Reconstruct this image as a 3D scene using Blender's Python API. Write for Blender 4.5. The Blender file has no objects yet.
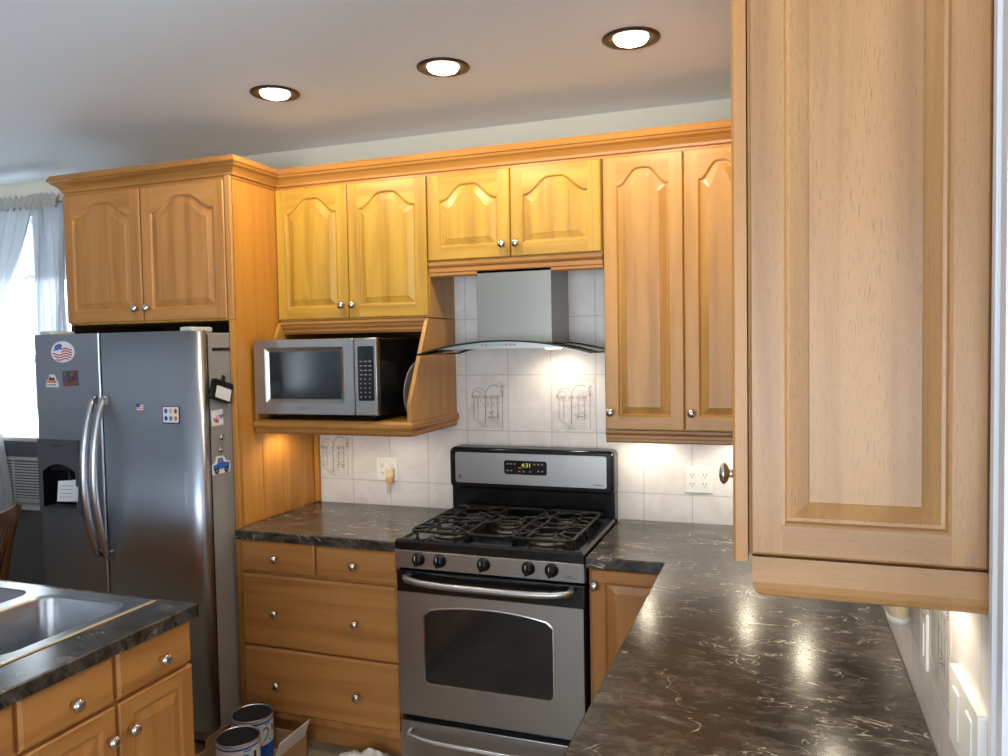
import bpy, bmesh, math, random
from mathutils import Vector, Matrix
R = math.radians
random.seed(7)
S = bpy.context.scene
COL = S.collection

# ------------------------------------------------------------------ camera, world, exposure
cam_d = bpy.data.cameras.new('camera')
cam = bpy.data.objects.new('camera', cam_d)
COL.objects.link(cam)
S.camera = cam
cam_d.sensor_fit = 'HORIZONTAL'
cam_d.sensor_width = 36.0
cam_d.lens = 776.42 / 1008 * 36.0
cam_d.clip_start = 0.05
YAW, PITCH, ROLL = R(19.7224), R(-2.4566), R(1.024)
fw = Vector((-math.sin(YAW) * math.cos(PITCH), math.cos(YAW) * math.cos(PITCH), math.sin(PITCH)))
rt0 = Vector((math.cos(YAW), math.sin(YAW), 0))
up0 = rt0.cross(fw)
rt = rt0 * math.cos(ROLL) - up0 * math.sin(ROLL)
up = up0 * math.cos(ROLL) + rt0 * math.sin(ROLL)
cam.matrix_world = Matrix(((rt.x, up.x, -fw.x, 1.4344), (rt.y, up.y, -fw.y, -3.3421),
                           (rt.z, up.z, -fw.z, 1.6834), (0, 0, 0, 1)))

S.view_settings.view_transform = 'Standard'
S.view_settings.look = 'None'
S.view_settings.gamma = 1.0
S.view_settings.use_curve_mapping = False
S.view_settings.exposure = -0.14

world = bpy.data.worlds.new('world')
S.world = world
world.use_nodes = True
bgn = world.node_tree.nodes['Background']
# pale sky above the horizon, added brighter half below it to light the ceiling
wt = world.node_tree
w_tc = wt.nodes.new('ShaderNodeTexCoord')
w_sep = wt.nodes.new('ShaderNodeSeparateXYZ')
w_ramp = wt.nodes.new('ShaderNodeMapRange')
w_ramp.inputs[1].default_value, w_ramp.inputs[2].default_value = -0.12, 0.02
w_ramp.inputs[3].default_value, w_ramp.inputs[4].default_value = 17.0, 6.3
wt.links.new(w_tc.outputs['Generated'], w_sep.inputs[0])
wt.links.new(w_sep.outputs['Z'], w_ramp.inputs[0])
wt.links.new(w_ramp.outputs[0], bgn.inputs[1])
bgn.inputs[0].default_value = (0.82, 0.91, 1.0, 1)

WARM = (1.0, 0.91, 0.71)
P_CAN, P_PUCK, P_HOOD = 4.3, 0.85, 0.9
H = 2.673


def link_light(name, data, loc, direction=(0, 0, -1), parent=None):
    o = bpy.data.objects.new(name, data)
    COL.objects.link(o)
    o.location = loc
    o.rotation_euler = Vector(direction).to_track_quat('-Z', 'Y').to_euler()
    if parent:
        o.parent = parent
        o.location = Vector(loc) - Vector(parent.location)
    return o


def portal(loc, direction, sx, sy):
    d = bpy.data.lights.new('daylight_portal', 'AREA')
    d.shape = 'RECTANGLE'
    d.size, d.size_y = sx, sy
    d.cycles.is_portal = True
    link_light('daylight_portal', d, loc, direction)


portal((0.95, -6.03, 1.45), (0, 1, 0), 3.3, 1.9)        # rear glass door wall
portal((-4.03, -5.6, 1.75), (1, 0, 0), 0.6, 1.2)        # window of the left wall
portal((4.03, -3.7, 1.3), (-1, 0, 0), 1.6, 2.2)         # window of the room on the right
portal((-2.75, 0.1, 1.65), (0, -1, 0), 0.84, 1.66)      # curtained window


# ------------------------------------------------------------------ materials
def new_mat(name, color=(0.8, 0.8, 0.8), rough=0.5, metal=0.0, spec=0.5, emit=None, es=0.0, coat=0.0):
    m = bpy.data.materials.new(name)
    m.use_nodes = True
    b = m.node_tree.nodes['Principled BSDF']
    b.inputs['Base Color'].default_value = (*color, 1)
    b.inputs['Roughness'].default_value = rough
    b.inputs['Metallic'].default_value = metal
    b.inputs['Specular IOR Level'].default_value = spec
    b.inputs['Coat Weight'].default_value = coat
    b.inputs['Coat Roughness'].default_value = 0.15
    if emit:
        b.inputs['Emission Color'].default_value = (*emit, 1)
        b.inputs['Emission Strength'].default_value = es
    return m


def N(m, typ, **kw):
    n = m.node_tree.nodes.new(typ)
    for k, v in kw.items():
        setattr(n, k, v)
    return n


def L(m, a, b):
    m.node_tree.links.new(a, b)


def ramp(m, stops):
    n = N(m, 'ShaderNodeValToRGB')
    el = n.color_ramp.elements
    while len(el) < len(stops):
        el.new(0.5)
    for e, (p, c) in zip(el, stops):
        e.position = p
        e.color = (*c, 1)
    return n


def bump(m, src, strength, dist=0.002):
    n = N(m, 'ShaderNodeBump')
    n.inputs['Strength'].default_value = strength
    n.inputs['Distance'].default_value = dist
    L(m, src, n.inputs['Height'])
    L(m, n.outputs[0], m.node_tree.nodes['Principled BSDF'].inputs['Normal'])


def coords(m, scale, rnd=True):
    tc = N(m, 'ShaderNodeTexCoord')
    mp = N(m, 'ShaderNodeMapping')
    mp.inputs['Scale'].default_value = scale
    src = tc.outputs['Object']
    if rnd:
        oi = N(m, 'ShaderNodeObjectInfo')
        mu = N(m, 'ShaderNodeMath', operation='MULTIPLY')
        mu.inputs[1].default_value = 37.0
        L(m, oi.outputs['Random'], mu.inputs[0])
        ad = N(m, 'ShaderNodeVectorMath', operation='ADD')
        L(m, src, ad.inputs[0])
        L(m, mu.outputs[0], ad.inputs[1])
        src = ad.outputs[0]
    L(m, src, mp.inputs['Vector'])
    return mp.outputs[0]


def noise(m, vec, scale, detail=4, rough=0.55, dist=0.0):
    n = N(m, 'ShaderNodeTexNoise')
    n.inputs['Scale'].default_value = scale
    n.inputs['Detail'].default_value = detail
    n.inputs['Roughness'].default_value = rough
    n.inputs['Distortion'].default_value = dist
    L(m, vec, n.inputs['Vector'])
    return n.outputs['Fac']


def mix2(m, a, b, f):
    n = N(m, 'ShaderNodeMix')
    n.inputs[0].default_value = f
    L(m, a, n.inputs[2])
    L(m, b, n.inputs[3])
    return n.outputs[0]


def oak(name, dark, light, axis, rough=0.42, pore=0.4):
    m = new_mat(name, light, rough, coat=0.08)
    al, ac = 1.0, 14.0
    sc = {'x': (al, ac, ac), 'y': (ac, al, ac), 'z': (ac, ac, al)}[axis]
    v1 = coords(m, sc)
    n1 = noise(m, v1, 1.6, 3, 0.5, 0.6)
    v2 = coords(m, tuple(s * (34 if s == ac else 34) for s in sc))
    n2 = noise(m, v2, 1.3, 2, 0.6)
    w = N(m, 'ShaderNodeTexWave', wave_type='BANDS', bands_direction={'x': 'Z', 'y': 'Z', 'z': 'X'}[axis])
    w.inputs['Scale'].default_value = 0.22
    w.inputs['Distortion'].default_value = 9.0
    w.inputs['Detail'].default_value = 2.0
    w.inputs['Detail Scale'].default_value = 0.6
    L(m, v1, w.inputs['Vector'])
    f = mix2(m, mix2(m, n1, w.outputs['Fac'], 0.16), n2, 0.26)
    mid = tuple((a + b) / 2 for a, b in zip(dark, light))
    r = ramp(m, [(0.34, dark), (0.46, mid), (0.58, light)])
    L(m, f, r.inputs[0])
    pm = N(m, 'ShaderNodeMapRange')
    for k, v in ((1, 0.56), (2, 0.70), (3, 0.0), (4, pore)):
        pm.inputs[k].default_value = v
    L(m, n2, pm.inputs[0])
    mxp = N(m, 'ShaderNodeMix', data_type='RGBA')
    L(m, pm.outputs[0], mxp.inputs[0])
    L(m, r.outputs[0], mxp.inputs[6])
    mxp.inputs[7].default_value = (*[c * 0.45 for c in dark], 1)
    L(m, mxp.outputs[2], m.node_tree.nodes['Principled BSDF'].inputs['Base Color'])
    bump(m, n2, 0.06)
    return m


OAK_D, OAK_L = (0.37, 0.185, 0.016), (0.54, 0.30, 0.034)
M = {}
for ax in 'xyz':
    M['oak_' + ax] = oak('oak_' + ax, OAK_D, OAK_L, ax)
    M['oakr_' + ax] = oak('reddish_oak_' + ax, (0.32, 0.125, 0.024), (0.47, 0.205, 0.043), ax)
    M['pale_' + ax] = oak('pale_oak_' + ax, (0.285, 0.132, 0.043), (0.41, 0.205, 0.073), ax, 0.4, 0.5)
    M['mid_' + ax] = oak('mid_oak_' + ax, (0.39, 0.175, 0.028), (0.54, 0.265, 0.055), ax)
    M['honey_' + ax] = oak('honey_oak_' + ax, (0.43, 0.17, 0.022), (0.57, 0.24, 0.036), ax)
    M['base_' + ax] = oak('base_oak_' + ax, (0.39, 0.155, 0.034), (0.52, 0.228, 0.060), ax, 0.42, 0.25)
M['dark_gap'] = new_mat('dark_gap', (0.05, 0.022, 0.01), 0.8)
M['nickel'] = new_mat('nickel', (0.62, 0.58, 0.52), 0.24, 1.0)
M['chrome'] = new_mat('chrome', (0.75, 0.75, 0.75), 0.15, 1.0)


def steel(name, color, rough, axis='x', b=0.02):
    m = new_mat(name, color, rough, 1.0)
    sc = {'x': (2, 300, 300), 'z': (300, 300, 2), 'y': (300, 2, 300)}[axis]
    n = noise(m, coords(m, sc), 1.0, 2, 0.5)
    rr = N(m, 'ShaderNodeMapRange')
    rr.inputs[3].default_value = rough - 0.07
    rr.inputs[4].default_value = rough + 0.09
    L(m, n, rr.inputs[0])
    L(m, rr.outputs[0], m.node_tree.nodes['Principled BSDF'].inputs['Roughness'])
    bump(m, n, b, 0.001)
    return m


M['steel'] = steel('brushed_steel', (0.41, 0.395, 0.38), 0.34)
M['steel_hood'] = steel('hood_steel', (0.29, 0.275, 0.25), 0.36, 'z')
M['steel_fridge'] = steel('fridge_steel', (0.46, 0.49, 0.55), 0.32, 'z')
M['steel_handle'] = new_mat('handle_steel', (0.55, 0.55, 0.56), 0.28, 1.0)
M['steel_sink'] = steel('sink_steel', (0.42, 0.43, 0.45), 0.3, 'y')
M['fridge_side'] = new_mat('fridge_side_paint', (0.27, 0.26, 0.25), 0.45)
M['black_gloss'] = new_mat('black_enamel', (0.006, 0.006, 0.007), 0.16)
M['black_matte'] = new_mat('black_plastic', (0.007, 0.007, 0.008), 0.4, spec=0.3)
M['iron'] = new_mat('cast_iron', (0.010, 0.0095, 0.009), 0.38, spec=0.35)
M['dark_grey'] = new_mat('dark_grey_plastic', (0.07, 0.072, 0.08), 0.4)
M['burner'] = new_mat('burner_cap', (0.05, 0.045, 0.04), 0.5)
M['burner_base'] = new_mat('burner_aluminium', (0.12, 0.11, 0.10), 0.45, 1.0)
M['glass_black'] = new_mat('oven_glass', (0.012, 0.014, 0.016), 0.06, spec=0.8)
M['glass_micro'] = new_mat('microwave_glass', (0.014, 0.017, 0.02), 0.1, spec=0.45)
M['white'] = new_mat('white_plastic', (0.8, 0.78, 0.74), 0.4)
M['cream'] = new_mat('cream_plastic', (0.78, 0.62, 0.38), 0.4)
M['white_trim'] = new_mat('white_trim_paint', (0.8, 0.82, 0.86), 0.4)
M['wall'] = new_mat('wall_paint', (0.72, 0.665, 0.53), 0.7)
M['wall_grey'] = new_mat('grey_wall_paint', (0.62, 0.64, 0.68), 0.7)
M['grey_band'] = new_mat('dark_grey_wall_band', (0.14, 0.135, 0.13), 0.5)
M['reflect_band'] = new_mat('dark_reflect_band', (0.05, 0.04, 0.035), 0.5)  # for the unseen band added to darken a reflection
M['ceiling'] = new_mat('ceiling_paint', (0.82, 0.87, 0.93), 0.85)
M['bronze'] = new_mat('bronze_ring', (0.06, 0.038, 0.025), 0.35, 0.6)
M['bulb'] = new_mat('lit_bulb', (1, 1, 1), 0.4, emit=(1, 0.88, 0.66), es=30.0)
M['puck'] = new_mat('lit_puck_lens', (1, 1, 1), 0.4, emit=(1, 0.82, 0.56), es=40.0)
M['red'] = new_mat('red_ink', (0.5, 0.03, 0.04), 0.5)
M['blue'] = new_mat('blue_ink', (0.02, 0.06, 0.33), 0.5)
M['blue2'] = new_mat('bright_blue_label', (0.01, 0.12, 0.5), 0.4)
M['teal'] = new_mat('teal_ink', (0.0, 0.25, 0.28), 0.5)
M['paper'] = new_mat('white_paper', (0.75, 0.75, 0.76), 0.6)
M['black_ink'] = new_mat('black_ink', (0.015, 0.015, 0.015), 0.6)
M['brown_ink'] = new_mat('brown_ink', (0.2, 0.06, 0.03), 0.6)
M['orange'] = new_mat('orange_ink', (0.6, 0.2, 0.05), 0.6)
M['amber'] = new_mat('amber_plastic', (0.72, 0.42, 0.16), 0.4)
M['yellow'] = new_mat('yellow_ink', (0.7, 0.5, 0.05), 0.6)
M['purple'] = new_mat('purple_ink', (0.12, 0.02, 0.16), 0.6)
M['tin'] = new_mat('tin_lid', (0.022, 0.022, 0.025), 0.6, 0.0, spec=0.1)
M['tin_rim'] = new_mat('tin_rim', (0.6, 0.6, 0.6), 0.3, 1.0)
M['card'] = new_mat('brown_cardboard', (0.42, 0.24, 0.11), 0.8)
M['card_white'] = new_mat('white_cardboard', (0.72, 0.68, 0.64), 0.7)
M['cloth'] = new_mat('white_cloth', (0.7, 0.67, 0.62), 0.9)
M['ac'] = new_mat('ac_plastic', (0.5, 0.5, 0.47), 0.5)
M['lid_glass'] = new_mat('pale_lid', (0.36, 0.36, 0.32), 0.25)
M['chair'] = oak('chair_wood', (0.16, 0.05, 0.014), (0.30, 0.11, 0.035), 'z')
M['led_green'] = new_mat('green_display', (0, 0, 0), 0.4, emit=(0.25, 0.8, 0.55), es=0.5)
M['led_yellow'] = new_mat('yellow_display', (0, 0, 0), 0.4, emit=(0.75, 0.8, 0.1), es=1.0)
M['grey_mark'] = new_mat('grey_print', (0.2, 0.2, 0.21), 0.5)
M['key_mark'] = new_mat('key_print', (0.2, 0.2, 0.2), 0.5)
M['seal'] = new_mat('beige_sealant', (0.62, 0.45, 0.24), 0.6)
M['picture_ink'] = new_mat('tile_ink', (0.16, 0.145, 0.14), 0.5)


def mk_marble():
    m = new_mat('brown_marble_laminate', (0.06, 0.05, 0.04), 0.24, spec=0.5)
    v = coords(m, (1, 1, 1), False)
    mp = N(m, 'ShaderNodeMapping')
    mp.inputs['Rotation'].default_value = (0, 0, R(35))
    mp.inputs['Scale'].default_value = (1.0, 2.1, 1.5)
    L(m, v, mp.inputs['Vector'])
    vs = mp.outputs[0]
    n1 = noise(m, vs, 4.6, 7, 0.68, 1.0)
    n2 = noise(m, vs, 17.0, 6, 0.7, 0.8)
    base = ramp(m, [(0.36, (0.010, 0.008, 0.007)), (0.47, (0.032, 0.027, 0.022)), (0.56, (0.082, 0.069, 0.056)), (0.68, (0.19, 0.163, 0.135))])
    L(m, mix2(m, n1, n2, 0.45), base.inputs[0])
    # thin broken veins: iso-lines of a warped noise, kept only in patches
    nv = noise(m, vs, 5.0, 3, 0.55, 1.3)
    rv = ramp(m, [(0.490, (0, 0, 0)), (0.5, (1, 1, 1)), (0.510, (0, 0, 0))])
    L(m, nv, rv.inputs[0])
    np_ = noise(m, v, 9.0, 3, 0.6, 0.6)
    rp = ramp(m, [(0.50, (0, 0, 0)), (0.62, (1, 1, 1))])
    L(m, np_, rp.inputs[0])
    mu = N(m, 'ShaderNodeMath', operation='MULTIPLY')
    L(m, rv.outputs[0], mu.inputs[0])
    L(m, rp.outputs[0], mu.inputs[1])
    mx = N(m, 'ShaderNodeMix', data_type='RGBA')
    L(m, mu.outputs[0], mx.inputs[0])
    L(m, base.outputs[0], mx.inputs[6])
    mx.inputs[7].default_value = (0.62, 0.54, 0.44, 1)
    L(m, mx.outputs[2], m.node_tree.nodes['Principled BSDF'].inputs['Base Color'])
    rr = N(m, 'ShaderNodeMapRange')
    rr.inputs[3].default_value = 0.15
    rr.inputs[4].default_value = 0.27
    L(m, n2, rr.inputs[0])
    L(m, rr.outputs[0], m.node_tree.nodes['Principled BSDF'].inputs['Roughness'])
    return m


M['marble'] = mk_marble()


def mk_tile(name, ax, off, w=0.205, h=0.2575, c1=(0.66, 0.61, 0.58), c2=(0.74, 0.70, 0.68), mortar=(0.50, 0.48, 0.46), z0=1.0303,
            rough=0.25, ms=0.0022):
    m = new_mat(name, c1, rough)
    g = N(m, 'ShaderNodeNewGeometry')
    sp = N(m, 'ShaderNodeSeparateXYZ')
    L(m, g.outputs['Position'], sp.inputs[0])
    cb = N(m, 'ShaderNodeCombineXYZ')
    a1 = N(m, 'ShaderNodeMath', operation='ADD')
    a1.inputs[1].default_value = off + 20 * w
    a2 = N(m, 'ShaderNodeMath', operation='ADD')
    a2.inputs[1].default_value = -z0 + 20 * h
    L(m, sp.outputs[ax], a1.inputs[0])
    L(m, sp.outputs['Z' if ax != 'Z2' else 'Y'], a2.inputs[0])
    L(m, a1.outputs[0], cb.inputs[0])
    L(m, a2.outputs[0], cb.inputs[1])
    br = N(m, 'ShaderNodeTexBrick')
    br.offset = 0.0
    br.inputs['Scale'].default_value = 1.0
    br.inputs['Mortar Size'].default_value = ms
    br.inputs['Mortar Smooth'].default_value = 0.2
    br.inputs['Brick Width'].default_value = w
    br.inputs['Row Height'].default_value = h
    br.inputs['Bias'].default_value = 0.0
    L(m, cb.outputs[0], br.inputs['Vector'])
    v = g.outputs['Position']
    n = noise(m, v, 9.0, 4, 0.6, 1.0)
    r = ramp(m, [(0.3, c1), (0.65, c2)])
    L(m, n, r.inputs[0])
    mx = N(m, 'ShaderNodeMix', data_type='RGBA')
    L(m, br.outputs['Fac'], mx.inputs[0])
    L(m, r.outputs[0], mx.inputs[6])
    mx.inputs[7].default_value = (*mortar, 1)
    L(m, mx.outputs[2], m.node_tree.nodes['Principled BSDF'].inputs['Base Color'])
    iv = N(m, 'ShaderNodeMath', operation='SUBTRACT')
    iv.inputs[0].default_value = 1.0
    L(m, br.outputs['Fac'], iv.inputs[1])
    bump(m, iv.outputs[0], 0.5, 0.002)
    return m


M['tile_back'] = mk_tile('backsplash_tile', 'X', -0.05)
M['tile_right'] = mk_tile('side_backsplash_tile', 'Y', 0.02)


def mk_floor():
    m = new_mat('floor_tile', (0.4, 0.33, 0.24), 0.35)
    v = coords(m, (1, 1, 1), False)
    br = N(m, 'ShaderNodeTexBrick')
    br.offset = 0.0
    br.inputs['Scale'].default_value = 1.0
    br.inputs['Mortar Size'].default_value = 0.004
    br.inputs['Brick Width'].default_value = 0.33
    br.inputs['Row Height'].default_value = 0.33
    L(m, v, br.inputs['Vector'])
    n = noise(m, v, 6.0, 5, 0.6, 0.5)
    r = ramp(m, [(0.3, (0.2, 0.155, 0.10)), (0.7, (0.38, 0.31, 0.22))])
    L(m, n, r.inputs[0])
    mx = N(m, 'ShaderNodeMix', data_type='RGBA')
    L(m, br.outputs['Fac'], mx.inputs[0])
    L(m, r.outputs[0], mx.inputs[6])
    mx.inputs[7].default_value = (0.2, 0.17, 0.13, 1)
    L(m, mx.outputs[2], m.node_tree.nodes['Principled BSDF'].inputs['Base Color'])
    return m


M['floor'] = mk_floor()


def mk_thin(name, color, transp, transl, gloss=0.0):
    """thin see-through sheet: transparent + translucent/diffuse (+ a little gloss)"""
    m = bpy.data.materials.new(name)
    m.use_nodes = True
    nt = m.node_tree
    nt.nodes.remove(nt.nodes['Principled BSDF'])
    out = nt.nodes['Material Output']
    tr = N(m, 'ShaderNodeBsdfTransparent')
    tr.inputs[0].default_value = (*color, 1)
    if gloss:
        b = N(m, 'ShaderNodeBsdfGlossy')
        b.inputs['Roughness'].default_value = 0.03
        fr = N(m, 'ShaderNodeFresnel')
        fr.inputs[0].default_value = 1.45
        mx = N(m, 'ShaderNodeMixShader')
        L(m, fr.outputs[0], mx.inputs[0])
    else:
        d = N(m, 'ShaderNodeBsdfDiffuse')
        d.inputs[0].default_value = (*color, 1)
        t = N(m, 'ShaderNodeBsdfTranslucent')
        t.inputs[0].default_value = (*color, 1)
        m1 = N(m, 'ShaderNodeMixShader')
        m1.inputs[0].default_value = transl
        L(m, d.outputs[0], m1.inputs[1])
        L(m, t.outputs[0], m1.inputs[2])
        b = m1
        mx = N(m, 'ShaderNodeMixShader')
        mx.inputs[0].default_value = 1 - transp
    L(m, tr.outputs[0], mx.inputs[1])
    L(m, b.outputs[0], mx.inputs[2])
    L(m, mx.outputs[0], out.inputs[0])
    return m


M['pane'] = mk_thin('window_pane', (0.95, 0.97, 0.97), 0.9, 0.5, 1)
M['hood_glass'] = mk_thin('hood_glass', (0.86, 0.92, 0.90), 0.9, 0.5, 1)
M['glass_edge'] = new_mat('glass_edge', (0.01, 0.02, 0.02), 0.15)
M['sheer'] = mk_thin('sheer_curtain', (0.62, 0.65, 0.69), 0.08, 0.18)
M['header'] = mk_thin('ruffled_header', (0.52, 0.50, 0.46), 0.03, 0.25)
M['drape'] = mk_thin('lace_drape', (0.6, 0.6, 0.6), 0.08, 0.4)


# ------------------------------------------------------------------ mesh helpers
def B():
    return bmesh.new()


def box(bm, x0, x1, y0, y1, z0, z1, bev=0.0, seg=2, mi=0):
    g = bmesh.ops.create_cube(bm, size=1.0)
    vs = g['verts']
    for v in vs:
        v.co = Vector(((x0 + x1) / 2 + v.co.x * (x1 - x0), (y0 + y1) / 2 + v.co.y * (y1 - y0), (z0 + z1) / 2 + v.co.z * (z1 - z0)))
    fs = set(f for v in vs for f in v.link_faces)
    for f in fs:
        f.material_index = mi
    if bev > 0:
        es = list(set(e for v in vs for e in v.link_edges))
        r = bmesh.ops.bevel(bm, geom=es, offset=bev, segments=seg, affect='EDGES', profile=0.5)
        for f in r['faces']:
            f.material_index = mi
            f.smooth = seg > 1


def face(bm, pts, mi=0, smooth=False):
    f = bm.faces.new([bm.verts.new(p) for p in pts])
    f.material_index = mi
    f.smooth = smooth
    return f


def bridge(bm, la, lb, mi=0, closed=True, smooth=False):
    n = len(la)
    for i in range(n if closed else n - 1):
        j = (i + 1) % n
        f = bm.faces.new((la[i], la[j], lb[j], lb[i]))
        f.material_index = mi
        f.smooth = smooth


def verts(bm, pts):
    return [bm.verts.new(p) for p in pts]


def frame_of(origin, u, v, w):
    o, u, v, w = map(Vector, (origin, u, v, w))
    return lambda a, b, c=0.0: o + u * a + v * b + w * c


def tube(bm, pts, r, n=10, cap=True, mi=0, closed=False):
    pts = [Vector(p) for p in pts]
    rings = []
    prev = None
    cnt = len(pts)
    for i, p in enumerate(pts):
        if closed:
            t = (pts[(i + 1) % cnt] - pts[i - 1]).normalized()
        else:
            t = (pts[min(i + 1, cnt - 1)] - pts[max(i - 1, 0)]).normalized()
        if prev is None:
            a = Vector((0, 0, 1)) if abs(t.z) < 0.9 else Vector((1, 0, 0))
            nrm = (a - t * a.dot(t)).normalized()
        else:
            nrm = (prev - t * prev.dot(t)).normalized()
        prev = nrm
        bn = t.cross(nrm)
        rr = r[i] if isinstance(r, (list, tuple)) else r
        rings.append(verts(bm, [p + (nrm * math.cos(2 * math.pi * k / n) + bn * math.sin(2 * math.pi * k / n)) * rr for k in range(n)]))
    for a, b in zip(rings, rings[1:]):
        bridge(bm, a, b, mi, True, True)
    if closed:
        bridge(bm, rings[-1], rings[0], mi, True, True)
    elif cap:
        for rg in (rings[0], rings[-1]):
            f = bm.faces.new(rg)
            f.material_index = mi


def lathe(bm, prof, origin, axis, n=20, mi=0):
    """prof: (radius, distance along axis)"""
    ax = Vector(axis).normalized()
    a = Vector((0, 0, 1)) if abs(ax.z) < 0.9 else Vector((1, 0, 0))
    u = (a - ax * a.dot(ax)).normalized()
    w = ax.cross(u)
    o = Vector(origin)
    rings = []
    for r, d in prof:
        r = max(r, 1e-4)
        rings.append(verts(bm, [o + ax * d + (u * math.cos(2 * math.pi * k / n) + w * math.sin(2 * math.pi * k / n)) * r for k in range(n)]))
    for p, q in zip(rings, rings[1:]):
        bridge(bm, p, q, mi, True, True)
    for rg in (rings[0], rings[-1]):
        f = bm.faces.new(rg)
        f.material_index = mi


def rr2(w0, w1, h0, h1, r, n=5):
    out = []
    for cx, cy, a0 in ((w1 - r, h1 - r, 0), (w0 + r, h1 - r, 90), (w0 + r, h0 + r, 180), (w1 - r, h0 + r, 270)):
        for k in range(n + 1):
            a = R(a0 + 90 * k / n)
            out.append((cx + r * math.cos(a), cy + r * math.sin(a)))
    return out


def prism(bm, loop, F, c0, c1, mi=0, smooth=False):
    """loop in (a,b) swept from c0 to c1 through frame F"""
    l0 = verts(bm, [F(a, b, c0) for a, b in loop])
    l1 = verts(bm, [F(a, b, c1) for a, b in loop])
    bridge(bm, l0, l1, mi, True, smooth)
    for lp in (l0, l1):
        f = bm.faces.new(lp)
        f.material_index = mi


def sweep(bm, prof, path, mi_list=None, z=0.0, cap=True):
    """prof: (out, up) points; path: list of (x,y); 'out' is to the right-hand of travel"""
    path = [Vector((p[0], p[1])) for p in path]
    cols = []
    for i, p in enumerate(path):
        def nrm(a, b):
            d = (b - a).normalized()
            return Vector((d.y, -d.x))
        if i == 0:
            m = nrm(path[0], path[1])
        elif i == len(path) - 1:
            m = nrm(path[-2], path[-1])
        else:
            n1, n2 = nrm(path[i - 1], p), nrm(p, path[i + 1])
            m = (n1 + n2) / (1 + n1.dot(n2))
        cols.append(verts(bm, [(p.x + m.x * o, p.y + m.y * o, z + u) for o, u in prof]))
    for i, (a, b) in enumerate(zip(cols, cols[1:])):
        d = path[i + 1] - path[i]
        mi = 0
        if mi_list:
            mi = mi_list[0] if abs(d.x) > abs(d.y) else mi_list[1]
        bridge(bm, a, b, mi, True)
    if cap:
        for c in (cols[0], cols[-1]):
            bm.faces.new(c)


def obj(name, bm, mats, parent=None, origin=None):
    bmesh.ops.recalc_face_normals(bm, faces=bm.faces[:])
    me = bpy.data.meshes.new(name)
    off = Vector(parent_base(parent)) if parent else Vector(origin or (0, 0, 0))
    if off.length:
        bmesh.ops.translate(bm, verts=bm.verts[:], vec=-off)
    bm.to_mesh(me)
    bm.free()
    for m in (mats if isinstance(mats, (list, tuple)) else [mats]):
        me.materials.append(M[m] if isinstance(m, str) else m)
    o = bpy.data.objects.new(name, me)
    COL.objects.link(o)
    if parent:
        o.parent = parent
    else:
        o.location = off
    return o


def parent_base(p):
    v = Vector((0, 0, 0))
    while p:
        v += p.location
        p = p.parent
    return v


def tag(o, label, cat, group=None):
    o['label'] = label
    o['category'] = cat
    if group:
        o['group'] = group
    return o


def thing(name, loc, label, cat, group=None):
    o = bpy.data.objects.new(name, None)
    COL.objects.link(o)
    o.location = loc
    o.empty_display_size = 0.1
    return tag(o, label, cat, group)


def struct(name, bm, mats, parent=None):
    o = obj(name, bm, mats, parent)
    if not parent:
        o['kind'] = 'structure'
    return o


def text(bm, s, F, size, c, mi=0, thick=0.0):
    """lettering laid into bm through frame F (a right, b up), centred on (0,0)"""
    cu = bpy.data.curves.new('lettering', 'FONT')
    cu.body = s
    cu.size = size
    cu.align_x, cu.align_y = 'CENTER', 'CENTER'
    cu.resolution_u = 3
    to = bpy.data.objects.new('lettering', cu)
    COL.objects.link(to)
    bpy.context.view_layer.update()
    me = bpy.data.meshes.new_from_object(to)
    vs = [bm.verts.new(F(v.co.x, v.co.y, c)) for v in me.vertices]
    for p in me.polygons:
        try:
            f = bm.faces.new([vs[i] for i in p.vertices])
            f.material_index = mi
        except ValueError:
            pass
    bpy.data.objects.remove(to)
    bpy.data.curves.remove(cu)
    bpy.data.meshes.remove(me)


KNOB = [(0.006, 0.0), (0.006, 0.009), (0.0055, 0.012), (0.012, 0.016), (0.0155, 0.021), (0.0155, 0.025), (0.012, 0.030), (0.006, 0.0325), (0.0, 0.033)]


def knob(pos, axis, parent, s=1.12, ds=1.0):
    bm = B()
    lathe(bm, [(r * s, d * s * ds) for r, d in KNOB], pos, axis, 18)
    obj('knob', bm, 'nickel', parent)


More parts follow.
